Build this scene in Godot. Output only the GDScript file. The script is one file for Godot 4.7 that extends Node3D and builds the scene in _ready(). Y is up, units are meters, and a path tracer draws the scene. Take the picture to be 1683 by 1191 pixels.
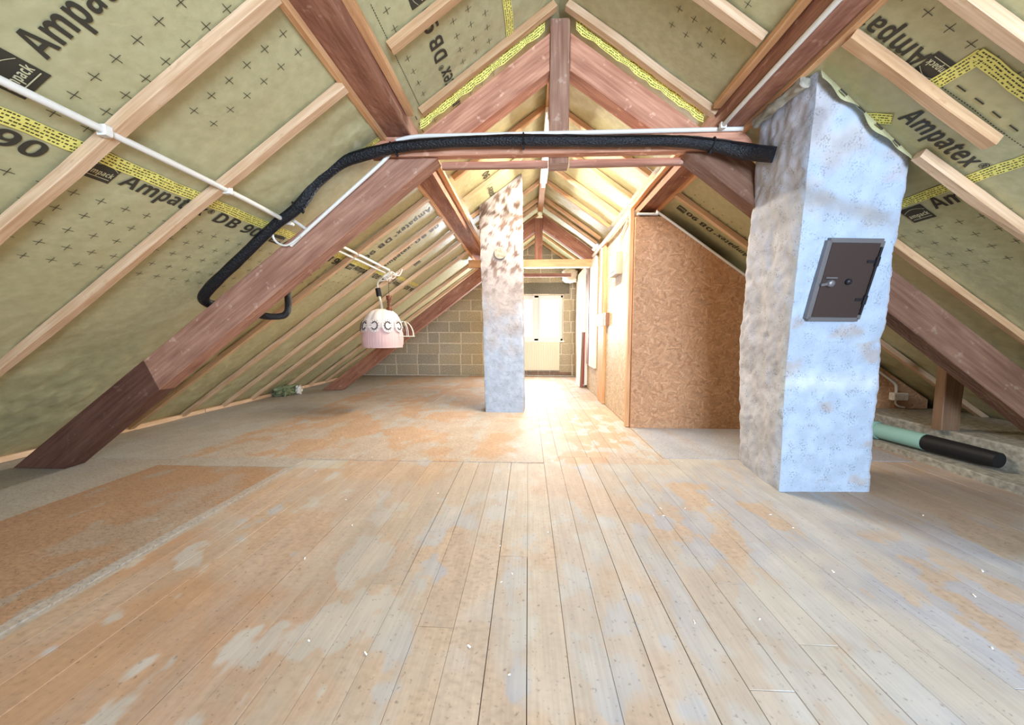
extends Node3D
# Attic under a purlin roof. Units metres; x across the attic, y up, -z along the ridge away from the camera.

const XR := 0.2            # ridge line
const YR := 3.11
const TA := 0.715          # slope of both roof sides (rise / run)
const ZN := 2.2            # near gable
const ZF := -8.62          # far gable
var CA := 1.0 / sqrt(1.0 + TA * TA)
var SA := TA / sqrt(1.0 + TA * TA)
var rng := RandomNumberGenerator.new()
var wave := FastNoiseLite.new()
var fold := FastNoiseLite.new()
var rough := FastNoiseLite.new()
var M := {}
var font: SystemFont

# ------------------------------------------------------------------ mesh building
class Mb:
	var v := PackedVector3Array()
	var n := PackedVector3Array()
	var t := PackedVector2Array()
	var t2 := PackedVector2Array()
	var c := PackedColorArray()
	var col := Color.WHITE
	func vert(p: Vector3, nor: Vector3, u: Vector2, u2 := Vector2.ZERO) -> void:
		v.append(p); n.append(nor); t.append(u); t2.append(u2); c.append(col)
	func tri(a: Vector3, b: Vector3, d: Vector3, out: Vector3, ua := Vector2.ZERO, ub := Vector2.ZERO, ud := Vector2.ZERO) -> void:
		var nor := (b - a).cross(d - a)
		if nor.length_squared() < 1e-16:
			return
		nor = nor.normalized()
		if nor.dot(out) < 0.0:
			nor = -nor
			vert(a, nor, ua); vert(b, nor, ub); vert(d, nor, ud)
		else:
			vert(a, nor, ua); vert(d, nor, ud); vert(b, nor, ub)
	func quad(a: Vector3, b: Vector3, d: Vector3, e: Vector3, out: Vector3, ua := Vector2.ZERO, ub := Vector2.ZERO, ud := Vector2.ZERO, ue := Vector2.ZERO) -> void:
		tri(a, b, d, out, ua, ub, ud)
		tri(a, d, e, out, ua, ud, ue)
	# smooth grid of points: p[i][j]; sgn picks the side of the normals
	func grid(p: Array, sgn: float, uvs: Array, cols: Array = []) -> void:
		var R := p.size()
		var C: int = p[0].size()
		var nr := []
		for i in R:
			var row := PackedVector3Array()
			for j in C:
				var du: Vector3 = p[mini(i + 1, R - 1)][j] - p[maxi(i - 1, 0)][j]
				var dv: Vector3 = p[i][mini(j + 1, C - 1)] - p[i][maxi(j - 1, 0)]
				var k := du.cross(dv) * sgn
				row.append(k.normalized() if k.length_squared() > 1e-18 else Vector3.UP)
			nr.append(row)
		for i in R - 1:
			for j in C - 1:
				var q := [[i, j], [i + 1, j], [i + 1, j + 1], [i, j], [i + 1, j + 1], [i, j + 1]]
				if sgn > 0.0:
					q = [[i, j], [i + 1, j + 1], [i + 1, j], [i, j], [i, j + 1], [i + 1, j + 1]]
				for k in q:
					if cols.size():
						col = cols[k[0]][k[1]]
					vert(p[k[0]][k[1]], nr[k[0]][k[1]], uvs[k[0]][k[1]])
	func make(origin := Vector3.ZERO) -> ArrayMesh:
		var vv := v
		if origin != Vector3.ZERO:
			vv = PackedVector3Array()
			vv.resize(v.size())
			for i in v.size():
				vv[i] = v[i] - origin
		var a := []
		a.resize(Mesh.ARRAY_MAX)
		a[Mesh.ARRAY_VERTEX] = vv
		a[Mesh.ARRAY_NORMAL] = n
		a[Mesh.ARRAY_TEX_UV] = t
		a[Mesh.ARRAY_TEX_UV2] = t2
		a[Mesh.ARRAY_COLOR] = c
		var m := ArrayMesh.new()
		m.add_surface_from_arrays(Mesh.PRIMITIVE_TRIANGLES, a)
		return m

# chamfered bar from a to b; w along side, h along the third axis; optional wobble of its edges
func bar(m: Mb, a: Vector3, b: Vector3, w: float, h: float, side: Vector3, ch := 0.004, seg := 1, wob := 0.0) -> void:
	var ax := (b - a).normalized()
	side = (side - ax * side.dot(ax)).normalized()
	var up := side.cross(ax).normalized()
	ch = minf(ch, minf(w, h) * 0.3)
	var x := w / 2.0
	var y := h / 2.0
	var s := [Vector2(x - ch, -y), Vector2(x, -y + ch), Vector2(x, y - ch), Vector2(x - ch, y), Vector2(-x + ch, y), Vector2(-x, y - ch), Vector2(-x, -y + ch), Vector2(-x + ch, -y)]
	var L := (b - a).length()
	var u0 := rng.randf() * 7.0
	var v0 := rng.randf() * 3.0
	var rings := []
	for i in seg + 1:
		var ring := []
		var k := float(i) / seg
		for j in 8:
			var o: Vector2 = s[j]
			if wob > 0.0 and i > 0 and i < seg:
				o += Vector2(rough.get_noise_3d(k * L * 40.0, j / 2 * 77.0, u0 * 90.0), rough.get_noise_3d(k * L * 40.0, j / 2 * 77.0 + 333.0, u0 * 90.0)) * wob * 2.0
			ring.append(a + ax * L * k + side * o.x + up * o.y)
		rings.append(ring)
	var acc := 0.0
	for j in 8:
		var jn := (j + 1) % 8
		var d: float = s[j].distance_to(s[jn])
		var mid: Vector2 = (s[j] + s[jn]) / 2.0
		var out := side * mid.x / x + up * mid.y / y
		for i in seg:
			var ua := u0 + L * i / seg
			var ub := u0 + L * (i + 1) / seg
			m.quad(rings[i][j], rings[i + 1][j], rings[i + 1][jn], rings[i][jn], out, Vector2(ua, v0 + acc), Vector2(ub, v0 + acc), Vector2(ub, v0 + acc + d), Vector2(ua, v0 + acc + d))
		acc += d
	for e in 2:
		var r: Array = rings[0] if e == 0 else rings[seg]
		var o := -ax if e == 0 else ax
		for j in range(1, 7):
			m.tri(r[0], r[j], r[j + 1], o, Vector2(u0, v0) + s[0], Vector2(u0, v0) + s[j], Vector2(u0, v0) + s[j + 1])

func boxm(m: Mb, lo: Vector3, hi: Vector3, ch := 0.003) -> void:
	var d := hi - lo
	if d.x >= d.y and d.x >= d.z:
		bar(m, Vector3(lo.x, (lo.y + hi.y) / 2, (lo.z + hi.z) / 2), Vector3(hi.x, (lo.y + hi.y) / 2, (lo.z + hi.z) / 2), d.z, d.y, Vector3.BACK, ch)
	elif d.y >= d.z:
		bar(m, Vector3((lo.x + hi.x) / 2, lo.y, (lo.z + hi.z) / 2), Vector3((lo.x + hi.x) / 2, hi.y, (lo.z + hi.z) / 2), d.x, d.z, Vector3.RIGHT, ch)
	else:
		bar(m, Vector3((lo.x + hi.x) / 2, (lo.y + hi.y) / 2, lo.z), Vector3((lo.x + hi.x) / 2, (lo.y + hi.y) / 2, hi.z), d.x, d.y, Vector3.RIGHT, ch)

# convex polygon in x,y drawn out from z0 (far) to z1 (near), both rims bevelled; grain runs along axis
func prism(m: Mb, poly: PackedVector2Array, z0: float, z1: float, ch := 0.004, axis := Vector2.RIGHT, wob := 0.0) -> void:
	var N := poly.size()
	var area := 0.0
	var cen := Vector2.ZERO
	for i in N:
		area += poly[i].cross(poly[(i + 1) % N])
		cen += poly[i] / N
	var sg := 1.0 if area > 0.0 else -1.0
	var ins := PackedVector2Array()
	for i in N:
		var p := poly[i]
		var e0 := (p - poly[(i + N - 1) % N]).normalized()
		var e1 := (poly[(i + 1) % N] - p).normalized()
		var n0 := Vector2(-e0.y, e0.x) * sg
		var n1 := Vector2(-e1.y, e1.x) * sg
		var bis := n0 + n1
		ins.append(p + bis * (ch / maxf(0.3, 1.0 + n0.dot(n1))))
	var u0 := rng.randf() * 7.0
	var v0 := rng.randf() * 3.0
	var per := Vector2(-axis.y, axis.x)
	for e in 2:
		var z := z1 if e == 0 else z0
		var zi := z1 - ch if e == 0 else z0 + ch
		var o := Vector3(0, 0, 1.0 if e == 0 else -1.0)
		for i in N:
			var a := ins[i]
			var b := ins[(i + 1) % N]
			if i > 0 and i < N - 1:
				m.tri(V(ins[0], z), V(a, z), V(b, z), o, Vector2(u0 + ins[0].dot(axis), v0 + ins[0].dot(per)), Vector2(u0 + a.dot(axis), v0 + a.dot(per)), Vector2(u0 + b.dot(axis), v0 + b.dot(per)))
			var pa := poly[i]
			var pb := poly[(i + 1) % N]
			var on := (pa + pb) / 2.0 - cen
			m.quad(V(a, z), V(b, z), V(pb, zi), V(pa, zi), o * 0.5 + Vector3(on.x, on.y, 0), Vector2(u0 + a.dot(axis), v0 + a.dot(per)), Vector2(u0 + b.dot(axis), v0 + b.dot(per)), Vector2(u0 + pb.dot(axis), v0 + pb.dot(per)), Vector2(u0 + pa.dot(axis), v0 + pa.dot(per)))
	for i in N:
		var pa := poly[i]
		var pb := poly[(i + 1) % N]
		var e := (pb - pa).normalized()
		var on2 := Vector2(e.y, -e.x) * sg
		var la := pa.dot(axis) if absf(e.dot(axis)) > 0.5 else pa.dot(per)
		var lb := pb.dot(axis) if absf(e.dot(axis)) > 0.5 else pb.dot(per)
		m.quad(V(pa, z0 + ch), V(pb, z0 + ch), V(pb, z1 - ch), V(pa, z1 - ch), Vector3(on2.x, on2.y, 0), Vector2(u0 + la, v0), Vector2(u0 + lb, v0), Vector2(u0 + lb, v0 + z1 - z0), Vector2(u0 + la, v0 + z1 - z0))

func V(p: Vector2, z: float) -> Vector3:
	return Vector3(p.x, p.y, z)

# any polygon (may be concave) in x,y as a slab
func slab(m: Mb, poly: PackedVector2Array, z0: float, z1: float) -> void:
	var idx := Geometry2D.triangulate_polygon(poly)
	for e in 2:
		var z := z1 if e == 0 else z0
		for k in range(0, idx.size(), 3):
			m.tri(V(poly[idx[k]], z), V(poly[idx[k + 1]], z), V(poly[idx[k + 2]], z), Vector3(0, 0, 1.0 if e == 0 else -1.0), poly[idx[k]], poly[idx[k + 1]], poly[idx[k + 2]])
	var area := 0.0
	for i in poly.size():
		area += poly[i].cross(poly[(i + 1) % poly.size()])
	for i in poly.size():
		var pa := poly[i]
		var pb := poly[(i + 1) % poly.size()]
		var d := pb - pa
		var o := Vector2(d.y, -d.x) * signf(area)
		m.quad(V(pa, z0), V(pb, z0), V(pb, z1), V(pa, z1), Vector3(o.x, o.y, 0), Vector2(0, z0), Vector2(d.length(), z0), Vector2(d.length(), z1), Vector2(0, z1))

func tube(m: Mb, pts: Array, r, sides := 12, smooth := 6, lump := 0.0) -> void:
	var path := PackedVector3Array()
	var rad := PackedFloat32Array()
	var N := pts.size()
	for i in N - 1:
		var p0: Vector3 = pts[maxi(i - 1, 0)]
		var p1: Vector3 = pts[i]
		var p2: Vector3 = pts[i + 1]
		var p3: Vector3 = pts[mini(i + 2, N - 1)]
		for k in smooth:
			var t := float(k) / smooth
			path.append(p1.cubic_interpolate(p2, p0, p3, t))
			rad.append(r if not r is Array else lerpf(r[i], r[i + 1], t))
	path.append(pts[N - 1])
	rad.append(r if not r is Array else r[N - 1])
	var up := Vector3(0.13, 0.21, 0.97).normalized()
	var P := []
	var U := []
	var L := 0.0
	for i in path.size():
		var ax := (path[mini(i + 1, path.size() - 1)] - path[maxi(i - 1, 0)]).normalized()
		up = (up - ax * up.dot(ax)).normalized()
		var sd := ax.cross(up)
		var ring := PackedVector3Array()
		var us := PackedVector2Array()
		if i > 0:
			L += path[i].distance_to(path[i - 1])
		for j in sides + 1:
			var a := TAU * (j % sides) / sides
			var rr := rad[i]
			if lump > 0.0:
				rr += lump * rough.get_noise_3d(L * 90.0, cos(a) * 40.0, sin(a) * 40.0)
			ring.append(path[i] + (up * cos(a) + sd * sin(a)) * rr)
			us.append(Vector2(L, rad[i] * a))
		P.append(ring)
		U.append(us)
	m.grid(P, -1.0, U)
	for e in 2:
		var ring2: PackedVector3Array = P[0] if e == 0 else P[P.size() - 1]
		var c0 := path[0] if e == 0 else path[path.size() - 1]
		var o := (path[0] - path[1]) if e == 0 else (path[path.size() - 1] - path[path.size() - 2])
		for j in sides:
			m.tri(c0, ring2[j], ring2[j + 1], o)

# profile of (radius, height) turned about a vertical axis through c
func lathe(m: Mb, c: Vector3, prof: Array, sides := 24, ripple := 0.0, waves := 0, a0 := 0.0, a1 := TAU) -> void:
	var P := []
	var U := []
	for i in prof.size():
		var row := PackedVector3Array()
		var us := PackedVector2Array()
		for j in sides + 1:
			var a := lerpf(a0, a1, float(j) / sides)
			var rr: float = prof[i].x
			if waves:
				rr += ripple * absf(sin(a * waves / 2.0)) * minf(1.0, prof[i].x * 8.0)
			row.append(c + Vector3(cos(a) * rr, prof[i].y, sin(a) * rr))
			us.append(Vector2(a, prof[i].y))
		P.append(row)
		U.append(us)
	m.grid(P, 1.0, U)

# ------------------------------------------------------------------ scene tree
func tag(o: Node, label := "", category := "", group := "", kind := "") -> Node:
	if label: o.set_meta("label", label)
	if category: o.set_meta("category", category)
	if group: o.set_meta("group", group)
	if kind: o.set_meta("kind", kind)
	return o

func put(called: String, m: Mb, mat: Material, parent: Node = self, origin := Vector3.ZERO) -> MeshInstance3D:
	var o := MeshInstance3D.new()
	o.name = numbered(called, parent)
	o.mesh = m.make(origin)
	o.material_override = mat
	o.cast_shadow = GeometryInstance3D.SHADOW_CASTING_SETTING_ON
	if parent == self:
		o.position = origin
	parent.add_child(o, true)
	return o

func numbered(called: String, parent: Node) -> String:
	if not parent.has_node(NodePath(called)):
		return called
	var k: int = parent.get_meta("n_" + called, 0)
	k += 1
	parent.set_meta("n_" + called, k)
	return "%s_%03d" % [called, k]

func thing(called: String, label: String, category: String, at: Vector3, group := "") -> Node3D:
	var o := Node3D.new()
	o.name = numbered(called, self)
	o.position = at
	add_child(o, true)
	tag(o, label, category, group)
	return o

# ------------------------------------------------------------------ roof surface
func sag(side: float, s: float, z: float) -> float:
	var a := 0.010 * wave.get_noise_3d(s, z * 0.8, side * 5.0) + 0.004 * wave.get_noise_3d(s * 3.0, z * 3.0, side * 9.0 + 40.0)
	# folds near the ridge and near the eaves
	var top := clampf(1.0 - s / 0.75, 0.0, 1.0) + clampf((s - 3.1) / 1.2, 0.0, 1.0) * clampf((5.3 - s) / 0.4, 0.15, 1.0)
	var bay := exp(-pow((s - 1.75) / 0.5, 4.0) - pow((z + 2.27) / 0.24, 4.0)) if side < 0.0 else 0.0
	a += 0.045 * bay * absf(fold.get_noise_3d(s * 0.32 + z * 0.25, z * 0.75 - s * 0.3, 17.0))
	a += 0.030 * top * absf(fold.get_noise_3d(s * 0.55 + z * 0.9, z * 1.3 - s * 0.5, side * 3.0))
	return a

func rp(side: float, s: float, z: float, off := 0.0, wrinkled := false) -> Vector3:
	if wrinkled:
		off += sag(side, s, z)
	return Vector3(XR + side * (s * CA - off * SA), YR - s * SA - off * CA, z)

func membrane(m: Mb, side: float, s0: float, s1: float, z0: float, z1: float, step := 0.035) -> void:
	var R := int(ceil((s1 - s0) / step))
	var C := int(ceil((z0 - z1) / step))
	var P := []
	var U := []
	for i in R + 1:
		var row := PackedVector3Array()
		var us := PackedVector2Array()
		var s := lerpf(s0, s1, float(i) / R)
		for j in C + 1:
			var z := lerpf(z0, z1, float(j) / C)
			row.append(rp(side, s, z, 0.0, true))
			us.append(Vector2(z, s))
		P.append(row)
		U.append(us)
	m.grid(P, -side, U)

# print lying on the membrane: outline triangles given in (along, up) metres
func printed(m: Mb, side: float, tris: PackedVector2Array, s0: float, z0: float, dir: Vector2, up: Vector2, off := 0.0035) -> void:
	var n_in := Vector3(-side * SA, -CA, 0)
	for k in range(0, tris.size() - 2, 3):
		var p := PackedVector3Array()
		var u := PackedVector2Array()
		for j in 3:
			var q := Vector2(s0, z0) + dir * tris[k + j].x + up * tris[k + j].y
			p.append(rp(side, q.x, q.y, off, true))
			u.append(q)
		var o := [0, 1, 2] if (p[1] - p[0]).cross(p[2] - p[0]).dot(n_in) < 0.0 else [0, 2, 1]
		for j in o:
			m.vert(p[j], n_in, u[j])

func letters(text: String, cap: float, length := 0.0, bold := true) -> PackedVector2Array:
	var t := TextMesh.new()
	t.font = font
	t.font_size = 64
	t.pixel_size = cap / (64.0 * 0.714)
	t.depth = 0.0
	t.curve_step = 2.0
	t.horizontal_alignment = HORIZONTAL_ALIGNMENT_LEFT
	t.vertical_alignment = VERTICAL_ALIGNMENT_BOTTOM
	t.text = text
	var a := t.get_mesh_arrays()
	var v: PackedVector3Array = a[Mesh.ARRAY_VERTEX]
	var idx = a[Mesh.ARRAY_INDEX]
	var flat := PackedVector2Array()
	if idx != null and idx.size():
		for k in idx:
			flat.append(Vector2(v[k].x, v[k].y))
	else:
		for p in v:
			flat.append(Vector2(p.x, p.y))
	var lo := Vector2(1e9, 1e9)
	var hi := -lo
	for p in flat:
		lo = lo.min(p)
		hi = hi.max(p)
	var k2 := length / (hi.x - lo.x) if length > 0.0 else 1.0
	# baseline: letters without descenders set it; text with a p or y hangs below it
	var down := 0.0
	for ch in "pgqyj":
		if text.contains(ch):
			down = cap * 0.30
	var base := lo.y + down
	var out := PackedVector2Array()
	for p in flat:
		out.append(Vector2((p.x - lo.x) * k2 + (p.y - base) * 0.06, p.y - base))
	return out

# the black box with "ampack" reversed out of it
func logo(parent: Node, side: float, s0: float, z0: float, dir: Vector2, up: Vector2, size := 0.1) -> void:
	var m := Mb.new()
	var g := PackedVector2Array()
	for i in 4:
		for j in 4:
			var a := Vector2(i, j) * size / 4.0
			var b := a + Vector2(1, 1) * size / 4.0
			g.append_array([a, Vector2(b.x, a.y), b, a, b, Vector2(a.x, b.y)])
	printed(m, side, g, s0, z0, dir, up, 0.003)
	put("printed_box", m, M.ink, parent)
	var w := Mb.new()
	var word := letters("ampack", size * 0.24, size * 0.86)
	for i in word.size():
		word[i] += Vector2(size * 0.07, size * 0.28)
	printed(w, side, word, s0, z0, dir, up, 0.0046)
	var arc := PackedVector2Array()
	for k in 8:
		var a0 := Vector2(size * (0.05 + 0.9 * k / 8.0), size * (0.66 + 0.18 * sin(PI * k / 8.0)))
		var a1 := Vector2(size * (0.05 + 0.9 * (k + 1) / 8.0), size * (0.66 + 0.18 * sin(PI * (k + 1) / 8.0)))
		var th := Vector2(0, size * 0.022)
		arc.append_array([a0, a1, a1 + th, a0, a1 + th, a0 + th])
	var ln := size * 0.16
	arc.append_array([Vector2(size * 0.1, ln), Vector2(size * 0.92, ln), Vector2(size * 0.92, ln + size * 0.03), Vector2(size * 0.1, ln), Vector2(size * 0.92, ln + size * 0.03), Vector2(size * 0.1, ln + size * 0.03)])
	printed(w, side, arc, s0, z0, dir, up, 0.0046)
	put("printed_lettering", w, M.membrane_print, parent)

func line_of_print(parent: Node, side: float, text: String, s0: float, z0: float, dir: Vector2, up: Vector2, length: float, cap := 0.078) -> void:
	var m := Mb.new()
	var k := length / 0.85
	if text == "Am":      # cut short by the tape
		printed(m, side, letters("Am", cap, 0.145 * k), s0, z0, dir, up)
		put("printed_lettering", m, M.ink, parent)
		return
	printed(m, side, letters("Ampatex", cap, 0.425 * k), s0, z0, dir, up)
	printed(m, side, shifted(letters("®", cap * 0.42, 0.034 * k), 0.435 * k, cap * 0.5), s0, z0, dir, up)
	if text.contains("90"):
		printed(m, side, shifted(letters("DB 90", cap, 0.35 * k), 0.50 * k, 0.0), s0, z0, dir, up)
	put("printed_lettering", m, M.ink, parent)

func shifted(p: PackedVector2Array, x: float, y: float) -> PackedVector2Array:
	for i in p.size():
		p[i] += Vector2(x, y)
	return p

func crosses(m: Mb, side: float, s: float, z: float, r := 0.021, th := 0.0026) -> void:
	for a in [0.0, PI / 2.0]:
		var d := Vector2(cos(a), sin(a)) * r
		var e := Vector2(-sin(a), cos(a)) * th / 2.0
		printed(m, side, PackedVector2Array([-d - e, d - e, d + e, -d - e, d + e, -d + e]), s, z, Vector2(1, 0), Vector2(0, 1), 0.003)

func dash(m: Mb, side: float, s: float, z: float, ds: float, dz: float) -> void:
	printed(m, side, PackedVector2Array([Vector2(-ds, -dz), Vector2(ds, -dz), Vector2(ds, dz), Vector2(-ds, -dz), Vector2(ds, dz), Vector2(-ds, dz)]), s, z, Vector2(1, 0), Vector2(0, 1), 0.003)

# strip of printed tape lying on the roof from (s,z) to (s,z)
func tape(parent: Node, side: float, a: Vector2, b: Vector2, w := 0.06, off := 0.006) -> void:
	var m := Mb.new()
	var d := (b - a).normalized()
	var e := Vector2(-d.y, d.x) * w / 2.0
	var L := a.distance_to(b)
	var N := maxi(2, int(L / 0.06))
	var P := []
	var U := []
	for i in 4:
		var row := PackedVector3Array()
		var us := PackedVector2Array()
		for j in N + 1:
			var q := a + d * L * j / N + e * (i / 1.5 - 1.0) + e * 0.06 * sin(j * 1.7)
			row.append(rp(side, q.x, q.y, off + 0.002 * sin(j * 2.3 + i), true))
			us.append(Vector2(L * j / N / 0.30, i / 3.0))
		P.append(row)
		U.append(us)
	var t := Vector3(-side * SA, -CA, 0)
	var k: Vector3 = (P[1][0] - P[0][0]).cross(P[0][1] - P[0][0])
	m.grid(P, 1.0 if k.dot(t) > 0.0 else -1.0, U)
	put("sealing_tape", m, M.tape, parent)

# ------------------------------------------------------------------ textures and materials
func noise_img(w: int, h: int, freq: float, sd: int, oct := 3, kind := FastNoiseLite.TYPE_SIMPLEX_SMOOTH) -> PackedByteArray:
	var n := FastNoiseLite.new()
	n.seed = sd
	n.noise_type = kind
	n.frequency = freq
	n.fractal_octaves = oct
	return n.get_seamless_image(w, h).get_data()

func stretched(w: int, h: int, sw: int, sh: int, freq: float, sd: int, oct := 3) -> PackedByteArray:
	var n := FastNoiseLite.new()
	n.seed = sd
	n.frequency = freq
	n.fractal_octaves = oct
	var im := n.get_seamless_image(sw, sh)
	im.resize(w, h, Image.INTERPOLATE_CUBIC)
	return im.get_data()

func tex(w: int, h: int, d: PackedByteArray) -> ImageTexture:
	return ImageTexture.create_from_image(Image.create_from_data(w, h, false, Image.FORMAT_RGB8, d))

func grey_tex(w: int, h: int, d: PackedByteArray) -> ImageTexture:
	return ImageTexture.create_from_image(Image.create_from_data(w, h, false, Image.FORMAT_L8, d))

# grain along u: colours a (dark) to b (light), with scuffs of colour c
func wood_tex(a: Color, b: Color, c: Color, scuff: int, sd: int) -> ImageTexture:
	var w := 1024
	var h := 512
	var fine := stretched(w, h, 48, 512, 0.05, sd, 4)
	var broad := stretched(w, h, 128, 256, 0.02, sd + 1, 3)
	var blot := noise_img(w, h, 0.012, sd + 2, 5)
	var out := PackedByteArray()
	out.resize(w * h * 3)
	for i in w * h:
		var k := (fine[i] * 0.5 + broad[i] * 0.5) / 255.0
		k = clampf((k - 0.5) * 1.9 + 0.5, 0.0, 1.0)
		var q := a.lerp(b, k)
		var f := clampf((blot[i] - scuff) / 30.0, 0.0, 1.0) * (0.4 + 0.6 * fine[i] / 255.0)
		q = q.lerp(c, f * 0.75)
		out[i * 3] = int(q.r * 255.0)
		out[i * 3 + 1] = int(q.g * 255.0)
		out[i * 3 + 2] = int(q.b * 255.0)
	return tex(w, h, out)

func two_tone(w: int, freq: float, sd: int, a: Color, b: Color, con := 1.6, oct := 5) -> ImageTexture:
	var n := noise_img(w, w, freq, sd, oct)
	var out := PackedByteArray()
	out.resize(w * w * 3)
	for i in w * w:
		var q := a.lerp(b, clampf((n[i] / 255.0 - 0.5) * con + 0.5, 0.0, 1.0))
		out[i * 3] = int(q.r * 255.0)
		out[i * 3 + 1] = int(q.g * 255.0)
		out[i * 3 + 2] = int(q.b * 255.0)
	return tex(w, w, out)

func osb_tex(tones: Array, count: int, ln: int, wd: int, sd: int) -> ImageTexture:
	var w := 768
	var r := RandomNumberGenerator.new()
	r.seed = sd
	var out := PackedByteArray()
	out.resize(w * w * 3)
	var t0: Color = tones[0]
	for i in w * w:
		out[i * 3] = int(t0.r * 255); out[i * 3 + 1] = int(t0.g * 255); out[i * 3 + 2] = int(t0.b * 255)
	for k in count:
		var a := r.randf() * PI
		var cx := r.randf() * w
		var cy := r.randf() * w
		var L := int(ln * r.randf_range(0.5, 1.3))
		var W := int(wd * r.randf_range(0.5, 1.4))
		var q: Color = tones[r.randi() % tones.size()]
		q = q * r.randf_range(0.92, 1.05)
		var dx := cos(a)
		var dy := sin(a)
		for v in W:
			var e := 0.80 if v == 0 else (1.05 if v == W - 1 else 1.0)
			var cr := mini(255, int(q.r * e * 255))
			var cg := mini(255, int(q.g * e * 255))
			var cb := mini(255, int(q.b * e * 255))
			for u in L:
				var x := posmod(int(cx + dx * u - dy * v), w)
				var y := posmod(int(cy + dy * u + dx * v), w)
				var i2 := (y * w + x) * 3
				out[i2] = cr; out[i2 + 1] = cg; out[i2 + 2] = cb
	return tex(w, w, out)

# nearly plain plaster with sparse dark pits and faint streaks
func plaster_tex() -> ImageTexture:
	var w := 768
	var soft := noise_img(w, w, 0.008, 91, 4)
	var pit := noise_img(w, w, 0.085, 92, 4)
	var zone := noise_img(w, w, 0.012, 93, 3)
	var out := PackedByteArray()
	out.resize(w * w * 3)
	for i in w * w:
		var k := 0.93 + 0.07 * clampf((soft[i] / 255.0 - 0.5) * 2.0 + 0.5, 0.0, 1.0)
		var lim := 176.0 + (128.0 - zone[i]) * 0.35
		k -= clampf((pit[i] - lim - 10.0) / 16.0, 0.0, 1.0) * 0.14
		k -= clampf((zone[i] - 150.0) / 30.0, 0.0, 1.0) * clampf((pit[i] - 128.0) / 40.0, 0.0, 1.0) * 0.08
		out[i * 3] = int(k * 255)
		out[i * 3 + 1] = int(k * 254)
		out[i * 3 + 2] = int(minf(1.0, k * 1.015) * 255)
	return tex(w, w, out)

func floor_map() -> ImageTexture:
	var w := 2048
	var h := 2048
	var big := noise_img(w, h, 0.005, 21, 5)
	var long := stretched(w, h, 1024, 192, 0.03, 22, 4)      # drawn out along z (v)
	var mid := noise_img(w, h, 0.02, 23, 5)
	var fibre := stretched(w, h, 1024, 2048, 0.24, 24, 2)
	var out := PackedByteArray()
	out.resize(w * h * 3)
	var tan := Color(0.725, 0.615, 0.525)
	var beige := Color(0.70, 0.66, 0.63)
	var grey := Color(0.69, 0.685, 0.685)
	var blue := Color(0.64, 0.655, 0.71)
	var strip := Color(0.70, 0.675, 0.64)
	for y in h:
		var z := (y + 0.5) / h * 12.0 - 9.0
		for x in w:
			var i := y * w + x
			var px := (x + 0.5) / w * 9.2 - 4.6
			var b := big[i] / 255.0
			var l := long[i] / 255.0
			var m := mid[i] / 255.0
			var f := fibre[i] / 255.0
			var q: Color
			var tanny := 0.0
			if px < -2.8 or z < -2.62 and z > -2.8 and px < -1.4:
				q = strip.lerp(grey, clampf((b - 0.5) * 3.0 + 0.3, 0.0, 0.6))
			elif z < -2.8 and px < 1.1 or px < -1.72:
				q = tan.lerp(beige, clampf((b + 0.12 * m - 0.50) * 8.0, 0.0, 0.8))
				tanny = 1.0
				var k2 := clampf((l * 0.6 + m * 0.4 - 0.60) * 22.0, 0.0, 0.7)
				if px > 0.1 and z > -4.7:
					k2 = clampf((l * 0.4 + m * 0.6 - 0.545) * 30.0, 0.0, 0.9)
				q = q.lerp(grey, k2)
				if z > -2.8:
					q = q * Color(0.91, 0.865, 0.825)  # sheets nearest the camera darkened, corner vignetting put into their colour
					if px > -1.80:
						q = q.lerp(grey, 0.7)
			else:
				var right := clampf((px + 0.5) / 2.0, 0.0, 1.0)
				var t := clampf((0.50 - b - 0.15 * (m - 0.5) - 0.10 * right) * 11.0, 0.0, 1.0)
				tanny = maxf(t, 0.5 * (1.0 - right))
				q = beige.lerp(tan, t * 0.42)
				q = q.lerp(tan * Color(0.93, 0.86, 0.80), 0.75 * clampf((-px - 0.25 + (m - 0.5) * 0.9) / 0.9, 0.0, 1.0) * clampf((z + 1.75 + (b - 0.5) * 2.0) / 0.7, 0.25, 1.0))
				var k := clampf((l * 0.42 + b * 0.25 + m * 0.33 - 0.575 + 0.17 * right) * 22.0, 0.0, 1.0)
				q = q.lerp(blue.lerp(grey, clampf((b - 0.4) * 4.0, 0.0, 1.0)), k * 0.8)
				tanny *= 1.0 - k
				if px > 1.9 and z < -1.6:
					q = q.lerp(tan, 0.7 * clampf((-z - 1.7) * 2.5, 0.0, 1.0))
				if px > 1.1 and px < 3.0 and z < -2.95:
					q = q.lerp(blue, 0.6)
			q = q * (0.955 + 0.09 * m)
			q = q * (1.0 - 0.075 * tanny * clampf((f - 0.60) * 5.0, 0.0, 1.0) + 0.04 * tanny * clampf((0.38 - f) * 5.0, 0.0, 1.0))
			out[i * 3] = int(minf(q.r, 1.0) * 255); out[i * 3 + 1] = int(minf(q.g, 1.0) * 255); out[i * 3 + 2] = int(minf(q.b, 1.0) * 255)
	return tex(w, h, out)

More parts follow.
